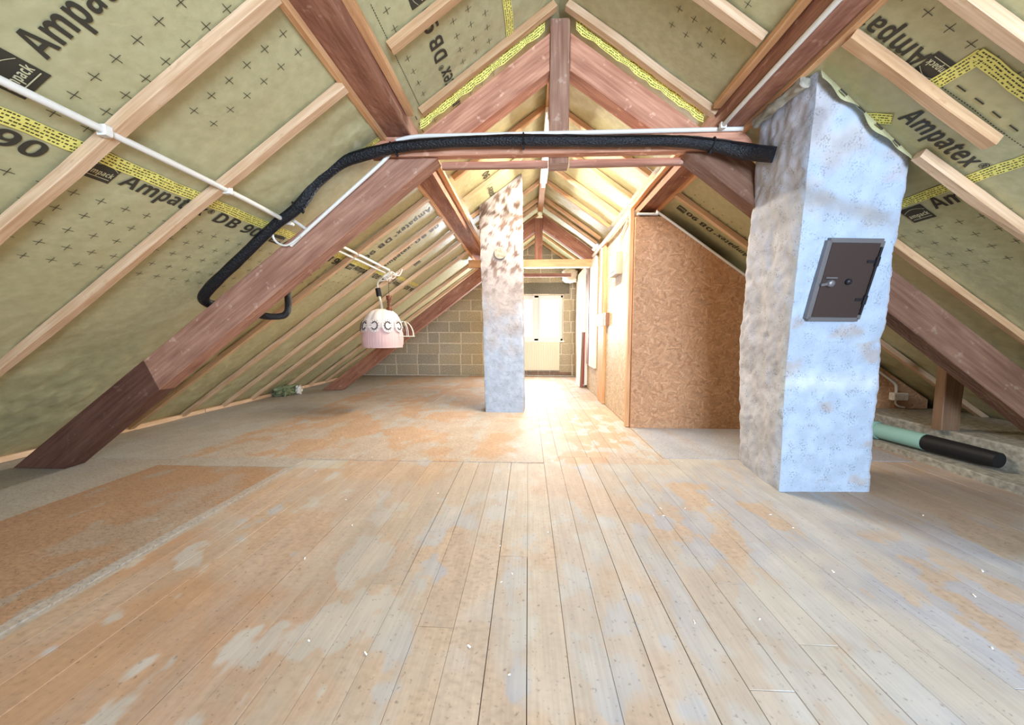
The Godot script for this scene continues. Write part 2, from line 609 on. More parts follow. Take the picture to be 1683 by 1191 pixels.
# fine grain that the floor map is multiplied by
func grain_tex(along: bool, sd: int, spots: int) -> ImageTexture:
	var w := 768
	var fine := stretched(w, w, 24, 768, 0.09, sd, 4) if along else noise_img(w, w, 0.09, sd, 4)
	var broad := stretched(w, w, 96, 384, 0.03, sd + 1, 3) if along else stretched(w, w, 256, 768, 0.05, sd + 1, 4)
	var fl := noise_img(w, w, 0.05, sd + 2, 3)
	var out := PackedByteArray()
	out.resize(w * w * 3)
	for i in w * w:
		var k := (0.91 if along else 0.84) + (0.13 if along else 0.24) * (fine[i] * 0.5 + broad[i] * 0.5) / 255.0
		k -= clampf((spots - fl[i]) / 40.0, 0.0, 1.0) * 0.22
		k = clampf(k, 0.0, 1.0)
		out[i * 3] = int(k * 255); out[i * 3 + 1] = int(k * 252); out[i * 3 + 2] = int(k * 247)
	return tex(w, w, out)

func tape_tex() -> ImageTexture:
	var w := 256
	var h := 64
	var r := RandomNumberGenerator.new()
	r.seed = 5
	var im := Image.create(w, h, false, Image.FORMAT_RGB8)
	im.fill(Color(0.93, 0.90, 0.50))
	for row in 4:
		var x := r.randi() % 10
		while x < w - 4:
			var L := 4 + r.randi() % 9
			im.fill_rect(Rect2i(x, 5 + row * 15, mini(L, w - x), 6), Color(0.30, 0.28, 0.14))
			x += L + 2 + (r.randi() % 3 if r.randf() < 0.75 else 9)
	return ImageTexture.create_from_image(im)

func mat(c: Color, ro := 0.8, tx: Texture2D = null, sc := 1.0) -> StandardMaterial3D:
	var m := StandardMaterial3D.new()
	m.albedo_color = c
	m.roughness = ro
	m.metallic_specular = 0.4
	if tx:
		m.albedo_texture = tx
		m.uv1_scale = Vector3(sc, sc, sc)
	return m

func tri_world(m: StandardMaterial3D, sc: float) -> StandardMaterial3D:
	m.uv1_triplanar = true
	m.uv1_world_triplanar = true
	m.uv1_scale = Vector3(sc, sc, sc)
	return m

func materials() -> void:
	font = SystemFont.new()
	font.font_names = PackedStringArray(["Droid Sans"])
	font.font_weight = 700
	var bump := grey_tex(512, 512, noise_img(512, 512, 0.03, 77, 6))
	var old := wood_tex(Color(0.565, 0.395, 0.325), Color(0.715, 0.545, 0.46), Color(0.82, 0.70, 0.63), 192, 3)
	M.old = mat(Color.WHITE, 0.75, old)
	M.old.uv1_scale = Vector3(0.7, 1.6, 1)
	M.old.heightmap_enabled = true
	M.old.heightmap_texture = bump
	M.old.heightmap_scale = 0.35
	M.old2 = M.old.duplicate()
	M.old2.albedo_color = Color(0.92, 0.87, 0.84)
	M.old3 = M.old.duplicate()
	M.old3.albedo_color = Color(1.18, 1.14, 1.10)
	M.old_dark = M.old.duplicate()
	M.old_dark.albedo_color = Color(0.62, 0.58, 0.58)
	M.old_brown = M.old.duplicate()
	M.old_brown.albedo_color = Color(0.74, 0.73, 0.70)
	M.old_grey = M.old.duplicate()
	M.old_grey.albedo_color = Color(0.95, 0.98, 0.97)
	var pine := wood_tex(Color(0.80, 0.66, 0.53), Color(0.90, 0.79, 0.675), Color(0.78, 0.64, 0.52), 200, 8)
	M.pine = mat(Color(0.97, 0.95, 0.92), 0.62, pine)
	M.pine.uv1_scale = Vector3(0.8, 3.0, 1)
	M.pine2 = M.pine.duplicate()
	M.pine2.albedo_color = Color(0.90, 0.84, 0.76)
	M.pine3 = M.pine.duplicate()
	M.pine3.albedo_color = Color(0.98, 0.89, 0.78)
	M.pine_dark = M.pine.duplicate()
	M.pine_dark.albedo_color = Color(0.56, 0.51, 0.47)
	var mt := two_tone(512, 0.02, 31, Color(0.695, 0.675, 0.515), Color(0.745, 0.725, 0.565), 1.4)
	M.membrane = mat(Color.WHITE, 0.46, mt)
	M.membrane.metallic_specular = 0.5
	M.membrane.heightmap_enabled = true
	M.membrane.heightmap_texture = bump
	M.membrane.heightmap_scale = 0.12
	M.membrane.uv1_scale = Vector3(1.3, 1.3, 1)
	M.membrane_print = mat(Color(0.80, 0.78, 0.64), 0.5)
	M.ink = mat(Color(0.24, 0.23, 0.195), 0.5)
	M.tape = mat(Color.WHITE, 0.35, tape_tex())
	M.deck = mat(Color(0.5, 0.42, 0.33), 0.9)
	var osb := osb_tex([Color(0.77, 0.58, 0.425), Color(0.79, 0.60, 0.445), Color(0.82, 0.64, 0.49), Color(0.72, 0.53, 0.38), Color(0.785, 0.595, 0.44)], 3600, 62, 13, 4)
	M.osb = tri_world(mat(Color.WHITE, 0.6, osb), 1.05)
	M.osb_pale = tri_world(mat(Color(1.0, 1.0, 1.0), 0.6, osb_tex([Color(0.79, 0.69, 0.57), Color(0.82, 0.73, 0.62), Color(0.74, 0.63, 0.50), Color(0.84, 0.76, 0.65)], 3600, 62, 13, 6)), 1.05)
	var fm := floor_map()
	for k in ["plank", "plank_b", "plank_c", "panel", "panel_b"]:
		var m := mat(Color.WHITE, 0.62, fm)
		m.detail_enabled = true
		m.detail_blend_mode = BaseMaterial3D.BLEND_MODE_MUL
		m.detail_uv_layer = BaseMaterial3D.DETAIL_UV_2
		m.texture_repeat = true
		M[k] = m
	var g1 := grain_tex(true, 50, 62)
	var g2 := grain_tex(false, 60, 84)
	for k in ["plank", "plank_b", "plank_c"]:
		M[k].detail_albedo = g1
	M.plank_b.albedo_color = Color(0.975, 0.965, 0.955)
	M.plank_c.albedo_color = Color(1.0, 0.985, 0.96)
	for k in ["panel", "panel_b"]:
		M[k].detail_albedo = g2
	M.panel_b.albedo_color = Color(0.97, 0.955, 0.94)
	M.under = mat(Color(0.20, 0.165, 0.13), 0.95)
	var bl := two_tone(512, 0.05, 41, Color(0.62, 0.59, 0.52), Color(0.82, 0.785, 0.70), 1.7)
	M.block = tri_world(mat(Color.WHITE, 0.95, bl), 1.6)
	M.block.heightmap_enabled = true
	M.block.heightmap_texture = bump
	M.block.heightmap_scale = 0.6
	M.block_b = M.block.duplicate()
	M.block_b.albedo_color = Color(0.94, 0.94, 0.94)
	M.block_c = M.block.duplicate()
	M.block_c.albedo_color = Color(1.0, 0.985, 0.955)
	M.lintel = M.block.duplicate()
	M.lintel.albedo_color = Color(0.66, 0.67, 0.67)
	M.mortar = tri_world(mat(Color.WHITE, 0.95, two_tone(256, 0.04, 43, Color(0.86, 0.82, 0.73), Color(0.95, 0.92, 0.85), 1.5)), 2.0)
	M.concrete = tri_world(mat(Color.WHITE, 0.9, two_tone(512, 0.03, 45, Color(0.50, 0.475, 0.42), Color(0.66, 0.63, 0.57), 1.6)), 1.2)
	M.plaster = tri_world(mat(Color.WHITE, 0.92, plaster_tex()), 1.15)
	M.plaster.vertex_color_use_as_albedo = true
	M.plaster.heightmap_enabled = true
	M.plaster.heightmap_texture = bump
	M.plaster.heightmap_scale = 0.22
	M.white = mat(Color(0.90, 0.89, 0.86), 0.45)
	M.white_frame = mat(Color(0.92, 0.92, 0.90), 0.35)
	M.cream = mat(Color(0.88, 0.85, 0.76), 0.4)
	M.black = mat(Color(0.095, 0.10, 0.12), 0.36)
	M.black.heightmap_enabled = true
	M.black.heightmap_texture = bump
	M.black.heightmap_scale = 0.5
	M.black.uv1_scale = Vector3(3, 6, 1)
	M.black_matt = mat(Color(0.09, 0.085, 0.09), 0.6)
	M.door = mat(Color(0.235, 0.185, 0.17), 0.5)
	M.steel = mat(Color(0.50, 0.49, 0.50), 0.45)
	M.steel.metallic = 0.6
	M.steel_dark = mat(Color(0.19, 0.18, 0.20), 0.45)
	M.steel_dark.metallic = 0.5
	M.glass = mat(Color(1, 1, 1, 0.06), 0.02)
	M.glass.transparency = BaseMaterial3D.TRANSPARENCY_ALPHA
	M.pipe = mat(Color(0.55, 0.70, 0.65), 0.45)
	M.pink = mat(Color(0.88, 0.755, 0.75), 0.8)
	M.pink.backlight_enabled = true
	M.pink.backlight = Color(0.5, 0.35, 0.35)
	M.shade = mat(Color(0.92, 0.88, 0.86), 0.8)
	M.shade.backlight_enabled = true
	M.shade.backlight = Color(0.5, 0.47, 0.45)
	M.motif = mat(Color(0.22, 0.20, 0.21), 0.7)
	M.turned = mat(Color(0.42, 0.24, 0.15), 0.4)
	M.green = mat(Color(0.47, 0.51, 0.38), 0.35)
	M.red = mat(Color(0.80, 0.25, 0.33), 0.5)
	M.brown_board = mat(Color(0.55, 0.40, 0.33), 0.6)
	M.foam = tri_world(mat(Color.WHITE, 0.8, two_tone(256, 0.05, 49, Color(0.86, 0.82, 0.76), Color(0.97, 0.95, 0.92), 1.5)), 2.0)
	M.wash = mat(Color(0.93, 0.90, 0.85), 0.5)
	M.tube = mat(Color(1, 1, 1), 0.4)
	M.tube.emission_enabled = true
	M.tube.emission = Color(1.0, 0.95, 0.86)
	M.tube.emission_energy_multiplier = 6.0
	M.box_grey = mat(Color(0.72, 0.68, 0.63), 0.5)
	M.crumb = mat(Color(0.93, 0.92, 0.90), 0.8)

# ------------------------------------------------------------------ main
func _ready() -> void:
	rng.seed = 11
	wave.seed = 4
	wave.frequency = 0.9
	fold.seed = 9
	fold.frequency = 3.0
	fold.noise_type = FastNoiseLite.TYPE_SIMPLEX_SMOOTH
	rough.seed = 2
	rough.frequency = 0.06
	rough.fractal_octaves = 4
	# camera
	var cam := Camera3D.new()
	cam.name = "camera"
	cam.position = Vector3(0, 1.0, 0)
	cam.rotation = Vector3(-0.07934129, 0.04327892, 0)
	cam.fov = rad_to_deg(2.0 * atan(595.5 / 610.0))
	cam.near = 0.05
	cam.current = true
	add_child(cam)
	# sky seen through the two gable windows
	var we := WorldEnvironment.new()
	we.name = "surroundings"
	var e := Environment.new()
	e.background_mode = Environment.BG_COLOR
	e.background_color = Color(0.86, 0.93, 1.0)
	e.background_energy_multiplier = 6.0
	e.tonemap_mode = Environment.TONE_MAPPER_LINEAR
	e.tonemap_exposure = 1.0
	e.sdfgi_enabled = true
	e.ssao_enabled = true
	e.ssil_enabled = true
	we.environment = e
	add_child(we)
	# daylight through the windows: the near gable's (behind the camera) and the far gable's
	area("near_window_daylight", Vector3(1.05, 1.45, ZN - 0.06), Vector3(0, 0, 0), Vector2(1.7, 1.15), Color(0.80, 0.89, 1.0), 33.0)
	area("far_window_daylight", Vector3(0.19, 1.34, ZF + 0.10), Vector3(0, PI, 0), Vector2(1.1, 0.95), Color(0.95, 0.97, 1.0), 14.0)
	# fluorescent tube under the ridge
	area("tube_light", Vector3(0.19, 2.855, -4.2), Vector3(-PI / 2, 0, 0), Vector2(0.06, 1.45), Color(1.0, 0.96, 0.88), 17.0)
	materials()
	build_roof()
	build_walls()
	build_floor()
	build_frame()
	build_chimneys()
	build_services()
	build_far_end()
	build_small()

func area(called: String, at: Vector3, rot: Vector3, size: Vector2, c: Color, en: float) -> void:
	var l := AreaLight3D.new()
	l.name = called
	l.position = at
	l.rotation = rot
	l.area_size = size
	l.light_color = c
	l.light_energy = en
	l.shadow_enabled = true
	l.set("area_range", 20.0)
	l.set("area_attenuation", 2.0)
	add_child(l)

func build_roof() -> void:
	var zb := [[-1.44, 0.0, 5.35], [-1.96, 0.0, 5.35], [-2.505, 0.06, 5.3], [-3.03, 0.0, 5.35], [-3.54, 0.0, 5.35], [-4.12, 0.0, 5.35], [-4.70, 0.0, 5.35], [-5.21, 0.0, 5.35], [-5.84, 0.0, 5.35], [-6.12, 0.06, 5.3], [-6.65, 0.0, 5.35], [-7.2, 0.0, 5.35], [-7.8, 0.0, 5.35], [-8.4, 0.0, 5.35], [-0.9, 0.0, 5.35], [-0.38, 0.0, 5.35], [0.2, 0.0, 5.35], [0.9, 0.0, 5.35], [1.6, 0.0, 5.35]]
	for si in 2:
		var side := -1.0 if si == 0 else 1.0
		# boarded deck outside, with the foil and its battens below it
		var m := Mb.new()
		var a := rp(side, 0.0, 0.0, -0.03)
		var b := rp(side, 5.75, 0.0, -0.03)
		var c := rp(side, 5.75, 0.0, -0.15)
		var d := rp(side, 0.0, 0.0, -0.15)
		a.x = XR; d.x = XR
		a.y = YR + 0.03 / CA; d.y = YR + 0.15 / CA
		slab(m, PackedVector2Array([Vector2(a.x, a.y), Vector2(b.x, b.y), Vector2(c.x, c.y), Vector2(d.x, d.y)]), ZF - 0.3, ZN + 0.3)
		var roof := put("ceiling", m, M.deck)
		tag(roof, "sloping roof underside in olive foil, on the side where the pink lampshade hangs" if si == 0 else "sloping roof underside in olive foil, on the side of the white chimney with the iron door", "ceiling", "", "structure")
		var up := Mb.new()
		membrane(up, side, 0.0, 2.385, 0.3, -8.66)
		membrane(up, side, 0.0, 2.385, ZN + 0.02, 0.3, 0.15)
		var sheet := put("membrane_sheet", up, M.membrane, roof)
		var lo := Mb.new()
		membrane(lo, side, 2.385, 5.33, 0.3, -8.66)
		membrane(lo, side, 2.385, 5.33, ZN + 0.02, 0.3, 0.15)
		var sheet2 := put("membrane_sheet", lo, M.membrane, roof)
		print_on_foil(side, sheet, sheet2)
		# battens
		for k in zb.size():
			var z: float = zb[k][0]
			var spans := [[zb[k][1], zb[k][2]]]
			if side < 0.0 and absf(z + 2.505) < 0.01:
				spans = [[0.06, 1.13]]
			if side > 0.0 and absf(z + 1.44) < 0.01:
				spans = [[0.0, 3.2]]
			if side > 0.0 and absf(z + 1.96) < 0.01:
				spans = [[0.0, 1.16], [2.10, 5.35]]
			if side > 0.0 and absf(z + 2.505) < 0.01:
				spans = [[0.06, 1.22], [2.45, 5.3]]
			if absf(z + 6.12) < 0.01:
				spans = [[0.06, 1.1]]
			if side < 0.0 and z < -4.5 and z > -5.2:
				spans = [[1.0, 5.35]]
			if side > 0.0 and z < -3.85:
				spans = [[0.0, 1.12]]
			for sp in spans:
				var w := 0.048
				var bm := Mb.new()
				var s0: float = maxf(sp[0], 0.07)
				var s1: float = sp[1]
				var n_in := Vector3(-side * SA, -CA, 0)
				var cuts := [[s0, s1]]
				if s0 < 1.05 and s1 > 1.6:      # the purlin interrupts it
					cuts = [[s0, 1.13], [1.425, s1]]
				for cu in cuts:
					var bb := Mb.new()
					bar(bb, rp(side, cu[0], z, 0.031), rp(side, cu[1], z, 0.031), w, 0.045, Vector3.BACK, 0.003, maxi(1, int((cu[1] - cu[0]) / 0.35)), 0.004)
					put("batten", bb, M.pine if rng.randf() < 0.7 else M.pine2, roof)
		if side > 0.0:
			# short offset batten beside the chimney
			var ob := Mb.new()
			bar(ob, rp(side, 1.44, -1.735, 0.031), rp(side, 2.20, -1.735, 0.031), 0.055, 0.045, Vector3.BACK, 0.003, 3, 0.004)
			put("batten", ob, M.pine2, roof)
		# taped upstand of foil between the near batten and the rafter
		for q in [[0.10, 0.55], [0.55, 0.92]]:
			var tm := Mb.new()
			var P := []
			var U := []
			for i in 3:
				var row := PackedVector3Array()
				var us := PackedVector2Array()
				for j in 13:
					var s: float = lerpf(q[0], q[1], j / 12.0) / CA
					var pt := rp(side, s, -2.553 + 0.006 * sin(j * 2.1 + i))
					row.append(pt + Vector3(0, -0.045 - 0.03 * i - 0.006 * sin(j * 1.3) * (i - 1), 0))
					us.append(Vector2(s / 0.30, i / 2.0))
				P.append(row)
				U.append(us)
			tm.grid(P, side, U)
			put("sealing_tape", tm, M.tape, roof)
		# tape along seams
		if side < 0.0:
			for k in 4:
				tape(roof, side, Vector2(2.385 + k * 0.004, 0.1 - k * 1.2), Vector2(2.385 + (k + 1) * 0.004, 0.1 - (k + 1) * 1.2), 0.062)
			tape(roof, side, Vector2(0.41, -1.98), Vector2(0.40, -2.50), 0.055)
			tape(roof, side, Vector2(0.08, -2.555), Vector2(1.12, -2.555), 0.05)
			tape(roof, side, Vector2(1.42, -2.50), Vector2(1.66, -2.47), 0.06)
			tape(roof, side, Vector2(2.36, -4.9), Vector2(2.36, -5.8), 0.05)
		else:
			tape(roof, side, Vector2(0.08, -2.555), Vector2(1.12, -2.555), 0.05)
			tape(roof, side, Vector2(1.84, -1.80), Vector2(1.84, -1.545), 0.055)
			tape(roof, side, Vector2(1.82, -1.56), Vector2(2.30, -1.56), 0.055)
			tape(roof, side, Vector2(2.365, -2.36), Vector2(2.355, -1.46), 0.055)
			tape(roof, side, Vector2(1.78, -2.02), Vector2(1.88, -1.93), 0.06)
			tape(roof, side, Vector2(0.07, -5.9), Vector2(0.7, -5.9), 0.03)

func print_on_foil(side: float, sheet: Node, low: Node) -> void:
	var cr := Mb.new()
	var lowcr := Mb.new()
	if side < 0.0:
		# line of print along the top edge of the lower sheet, running away from the viewer
		for k in range(-1, 4):
			var z0 := -1.63 - 1.11 * k
			line_of_print(low, side, "Ampatex® DB 90", 2.497, z0, Vector2(0.02, -1).normalized(), Vector2(-1, 0), 0.85)
			logo(low, side, 2.51, z0 + 0.135, Vector2(0, -1), Vector2(-1, 0), 0.108)
		# up the slope beside it
		line_of_print(sheet, side, "Ampatex® DB 90", 2.135, -1.195, Vector2(-1, 0), Vector2(0, 1), 0.85, 0.085)
		logo(sheet, side, 2.30, -1.225, Vector2(-1, 0), Vector2(0, 1), 0.125)
		# towards the viewer, near the ridge
		line_of_print(sheet, side, "Ampatex® DB 90", 0.835, -2.80, Vector2(0, 1), Vector2(1, 0), 0.86, 0.085)
		logo(sheet, side, 0.83, -1.905, Vector2(0, 1), Vector2(1, 0), 0.115)
		line_of_print(sheet, side, "Ampatex® DB 90", 0.75, -4.75, Vector2(0, 1), Vector2(1, 0), 0.8)
		line_of_print(sheet, side, "Ampatex® DB 90", 1.46, -3.79, Vector2(1, 0), Vector2(0, -1), 0.86)
		line_of_print(sheet, side, "Ampatex® DB 90", 2.33, -4.36, Vector2(-1, 0), Vector2(0, 1), 0.82)
		logo(sheet, side, 2.1, -4.98, Vector2(-1, 0), Vector2(0, 1), 0.1)
		logo(sheet, side, 1.72, -5.95, Vector2(-1, 0), Vector2(0, 1), 0.11)
		logo(low, side, 2.75, -5.95, Vector2(-1, 0), Vector2(0, 1), 0.1)
		for i in 11:
			for j in 2:
				crosses(cr, side, 1.40 + i * 0.1, -1.30 - 0.1 * j)
		for i in 8:
			for j in 2:
				if i < 6:
					crosses(cr, side, 1.50 + i * 0.1, -1.60 - 0.1 * j)
		for i in 4:
			for j in 22:
				crosses(cr, side, 0.55 + i * 0.1 if i < 3 else 1.06, -1.02 - 0.1 * j)
		for i in 3:
			for j in 22:
				crosses(lowcr, side, 2.61 + i * 0.105, -0.84 - 0.1 * j)
			for j in 12:
				crosses(lowcr, side, 2.61 + i * 0.105, -3.10 - 0.1 * j, 0.012, 0.003)
		for j in 16:
			crosses(lowcr, side, 2.93, -1.2 - 0.1 * j)
			crosses(lowcr, side, 3.03, -1.2 - 0.1 * j)
		for j in 26:
			dash(cr, side, 1.17, -1.2 - j * 0.085, 0.003, 0.021)
		for j in 60:
			dash(cr, side, 1.115, -1.75 - j * 0.014, 0.002, 0.004)
	else:
		line_of_print(sheet, side, "Ampatex® DB 90", 1.735, -1.635, Vector2(-1, 0), Vector2(0, -1), 0.86, 0.082)
		logo(sheet, side, 1.84, -1.62, Vector2(-1, 0), Vector2(0, -1), 0.11)
		line_of_print(sheet, side, "Ampatex®", 1.89, -1.92, Vector2(1, 0), Vector2(0, 1), 0.80, 0.085)
		logo(low, side, 2.525, -2.325, Vector2(0, 1), Vector2(-1, 0), 0.118)
		line_of_print(low, side, "Am", 2.475, -2.175, Vector2(0, 1), Vector2(-1, 0), 0.86, 0.08)
		line_of_print(low, side, "Ampatex® DB 90", 2.475, -1.05, Vector2(0, 1), Vector2(-1, 0), 0.86, 0.08)
		line_of_print(sheet, side, "Ampatex® DB 90", 2.36, -3.72, Vector2(-1, 0), Vector2(0, -1), 0.72, 0.07)
		logo(sheet, side, 1.62, -3.72, Vector2(-1, 0), Vector2(0, -1), 0.09)
		for i in 9:
			crosses(cr, side, 1.38 + i * 0.1, -1.546)
			if i > 5:
				crosses(cr, side, 1.38 + i * 0.1, -1.50)
		for i in 4:
			for j in 3:
				crosses(cr, side, 0.72 + i * 0.095, -2.02 - 0.1 * j)
			for j in 5:
				crosses(cr, side, 0.72 + i * 0.095, -1.50 - 0.1 * j)
		for i in 7:
			for j in 4:
				crosses(cr, side, 1.55 + i * 0.1, -3.64 + 0.07 * j, 0.012, 0.003)
		for i in 4:
			for j in 13:
				crosses(lowcr, side, 2.60 + i * 0.11, -1.25 - 0.1 * j)
		for j in 6:
			dash(cr, side, 1.92 + j * 0.09, -1.675, 0.022, 0.003)
		for j in 60:
			dash(cr, side, 1.86 + j * 0.014, -1.71, 0.004, 0.002)
	tag(put("printed_crosses", cr, M.ink, sheet), "", "", "", "stuff")
	tag(put("printed_crosses", lowcr, M.ink, low), "", "", "", "stuff")

func gable_poly(inset: float) -> PackedVector2Array:
	return PackedVector2Array([Vector2(-4.4, -0.05), Vector2(4.8, -0.05), Vector2(4.8, YR - TA * 4.6 + inset), Vector2(XR, YR + inset), Vector2(-4.4, YR - TA * 4.6 + inset)])

func wall_with_hole(m: Mb, poly: PackedVector2Array, hole: Rect2, z0: float, z1: float) -> void:
	var big := 20.0
	for r in [Rect2(-big, -big, big + hole.position.x, 2 * big), Rect2(hole.end.x, -big, big, 2 * big), Rect2(hole.position.x, -big, hole.size.x, big + hole.position.y), Rect2(hole.position.x, hole.end.y, hole.size.x, big)]:
		var q := PackedVector2Array([r.position, Vector2(r.end.x, r.position.y), r.end, Vector2(r.position.x, r.end.y)])
		for piece in Geometry2D.intersect_polygons(poly, q):
			slab(m, piece, z0, z1)

func window(parent: Node, r: Rect2, z: float, face: float, mid: float) -> void:
	var f := Mb.new()
	var t := 0.05
	for s in [[r.position.x, r.position.x + t, r.position.y, r.end.y], [r.end.x - t, r.end.x, r.position.y, r.end.y], [r.position.x, r.end.x, r.position.y, r.position.y + t], [r.position.x, r.end.x, r.end.y - t, r.end.y], [mid - 0.05, mid + 0.05, r.position.y, r.end.y]]:
		boxm(f, Vector3(s[0], s[2], z - 0.035), Vector3(s[1], s[3], z + 0.035), 0.004)
	put("frame", f, M.white_frame, parent)
	for k in 2:
		var x0: float = r.position.x + t if k == 0 else mid + 0.05
		var x1: float = mid - 0.05 if k == 0 else r.end.x - t
		var sm := Mb.new()
		var w := 0.05
		var y0: float = r.position.y + t
		var y1: float = r.end.y - t
		for s in [[x0, x0 + w, y0, y1], [x1 - w, x1, y0, y1], [x0 + w, x1 - w, y0, y0 + w], [x0 + w, x1 - w, y1 - w, y1]]:
			boxm(sm, Vector3(s[0], s[2], z - 0.02 + face * 0.025), Vector3(s[1], s[3], z + 0.02 + face * 0.025), 0.004)
		var sash := put("sash", sm, M.white_frame, parent)
		var g := Mb.new()
		boxm(g, Vector3(x0 + w, y0 + w, z - 0.003), Vector3(x1 - w, y1 - w, z + 0.003), 0.001)
		put("pane", g, M.glass, sash)

func build_walls() -> void:
	# far gable: blockwork round the window
	var hole := Rect2(-0.42, 0.82, 1.22, 1.04)
	var m := Mb.new()
	wall_with_hole(m, gable_poly(0.03), hole, ZF - 0.28, ZF - 0.012)
	var wall := put("wall_far", m, M.mortar)
	tag(wall, "far gable wall of grey blocks with pale mortar round the bright window", "wall", "", "structure")
	var inside := PackedVector2Array([Vector2(-4.15, 0.0), Vector2(1.5, 0.0), Vector2(1.5, YR - TA * 1.3 - 0.03), Vector2(XR, YR - 0.03), Vector2(-4.15, YR - TA * 4.35 - 0.03)])
	var row := 0
	var y := 0.02
	var mats := [M.block, M.block_b, M.block_c]
	while y < 3.0:
		var x := -4.4 + (0.0 if row % 2 == 0 else -0.26) + rng.randf() * 0.05
		while x < 1.4:
			var w := 0.485 if rng.randf() < 0.85 else 0.24
			if x > 0.7:
				w = rng.randf_range(0.2, 0.34)
			var j := rng.randf() * 0.008
			var rect := Rect2(x, y + j, w, 0.226)
			var poly := PackedVector2Array([rect.position, Vector2(rect.end.x, rect.position.y), rect.end, Vector2(rect.position.x, rect.end.y)])
			x += w + 0.022 + rng.randf() * 0.012
			var cut: Array = Geometry2D.intersect_polygons(poly, inside)
			if cut.is_empty():
				continue
			var left: Array = []
			for p in cut:
				var hb := Rect2(hole.position - Vector2(0.16, 0.04), hole.size + Vector2(0.31, 0.31))
				var hp := PackedVector2Array([hb.position, Vector2(hb.end.x, hb.position.y), hb.end, Vector2(hb.position.x, hb.end.y)])
				var hw := Rect2(hole.position - Vector2(0.02, 0.02), hole.size + Vector2(0.04, 0.04))
				var lint := Rect2(-0.58, 1.885, 1.53, 0.265)
				var rest: Array = [p]
				for cutter in [hw, lint]:
					var cp := PackedVector2Array([cutter.position, Vector2(cutter.end.x, cutter.position.y), cutter.end, Vector2(cutter.position.x, cutter.end.y)])
					var nxt: Array = []
					for q in rest:
						nxt.append_array(Geometry2D.clip_polygons(q, cp))
					rest = nxt
				left.append_array(rest)
			for p in left:
				if p.size() < 3:
					continue
				var ar := 0.0
				for i in p.size():
					ar += p[i].cross(p[(i + 1) % p.size()])
				if absf(ar) < 0.006:
					continue
				var bm := Mb.new()
				var out := 0.002 + rng.randf() * 0.006
				if p.size() <= 5 and convex(p):
					prism(bm, p, ZF - 0.02, ZF + out, 0.006)
				else:
					slab(bm, p, ZF - 0.02, ZF + out)
				put("block", bm, mats[rng.randi() % 3], wall)
		y += 0.25
		row += 1
	var lm := Mb.new()
	boxm(lm, Vector3(-0.57, 1.895, ZF - 0.02), Vector3(0.94, 2.14, ZF + 0.012), 0.006)
	put("lintel", lm, M.lintel, wall)
	var win := Node3D.new()
	win.name = "window_1"
	add_child(win)
	tag(win, "white two-sash window glowing with daylight in the block gable", "window", "", "structure")
	window(win, hole, ZF - 0.09, 1.0, 0.19)
	var sl := Mb.new()
	boxm(sl, Vector3(hole.position.x - 0.03, hole.position.y - 0.03, ZF - 0.06), Vector3(hole.end.x + 0.03, hole.position.y, ZF + 0.05), 0.004)
	put("sill", sl, M.white_frame, win)
	# near gable, behind the camera
	var h2 := Rect2(0.15, 0.82, 1.8, 1.25)
	var nm := Mb.new()
	wall_with_hole(nm, gable_poly(0.03), h2, ZN, ZN + 0.28)
	tag(put("wall_near", nm, M.mortar), "near gable wall of pale masonry with a wide window", "wall", "", "structure")
	var win2 := Node3D.new()
	win2.name = "window_2"
	add_child(win2)
	tag(win2, "wide white two-sash window in the near gable wall", "window", "", "structure")
	window(win2, h2, ZN + 0.09, -1.0, 1.05)
	# partition of OSB: face across the attic, and flank along it
	var pf := Mb.new()
	var zf0 := -3.98
	var zf1 := -3.90
	slab(pf, PackedVector2Array([Vector2(1.08, 0.0), Vector2(4.05, 0.0), Vector2(4.05, YR - TA * 3.85 - 0.03), Vector2(1.36, YR - TA * 1.16 - 0.12), Vector2(1.30, 2.17), Vector2(1.08, 2.17)]), zf0, zf1)
	var part := put("wall_partition", pf, M.osb)
	tag(part, "orange strand-board partition face under the roof slope, beside the white chimney", "wall", "", "structure")
	var ps := Mb.new()
	boxm(ps, Vector3(1.08, 0.0, ZF), Vector3(1.14, 2.26, zf0), 0.002)
	var flank := put("wall_flank", ps, M.osb_pale)
	tag(flank, "pale strand-board partition side running along the attic to the far window", "wall", "", "structure")
	# wide jamb board, door and its trims on the flank
	var jb := Mb.new()
	boxm(jb, Vector3(1.045, 0.006, -5.62), Vector3(1.08, 2.26, -5.22), 0.004)
	put("jamb_board", jb, M.pine3, flank)
	var dr := Node3D.new()
	dr.name = "door_1"
	add_child(dr)
	tag(dr, "narrow white framed door leaf set high in the pale partition side", "door", "", "structure")
	var dm := Mb.new()
	boxm(dm, Vector3(1.04, 0.44, -6.42), Vector3(1.08, 2.2, -5.90), 0.004)
	put("leaf", dm, M.white_frame, dr)
	var df := Mb.new()
	boxm(df, Vector3(1.03, 0.46, -6.62), Vector3(1.08, 2.22, -6.44), 0.004)
	put("post", df, M.brown_board, dr)
	var dg := Mb.new()
	boxm(dg, Vector3(1.03, 0.05, -6.95), Vector3(1.08, 2.22, -6.80), 0.004)
	put("trim", dg, M.white_frame, dr)
	# corner post of the partition
	var cp := Mb.new()
	boxm(cp, Vector3(1.035, 0.006, -3.99), Vector3(1.075, 2.26, -3.93), 0.003)
	put("corner_post", cp, M.pine3, flank)

func convex(p: PackedVector2Array) -> bool:
	var s := 0.0
	for i in p.size():
		var c := (p[(i + 1) % p.size()] - p[i]).cross(p[(i + 2) % p.size()] - p[(i + 1) % p.size()])
		if absf(c) < 1e-7:
			continue
		if s == 0.0:
			s = signf(c)
		elif signf(c) != s:
			return false
	return true

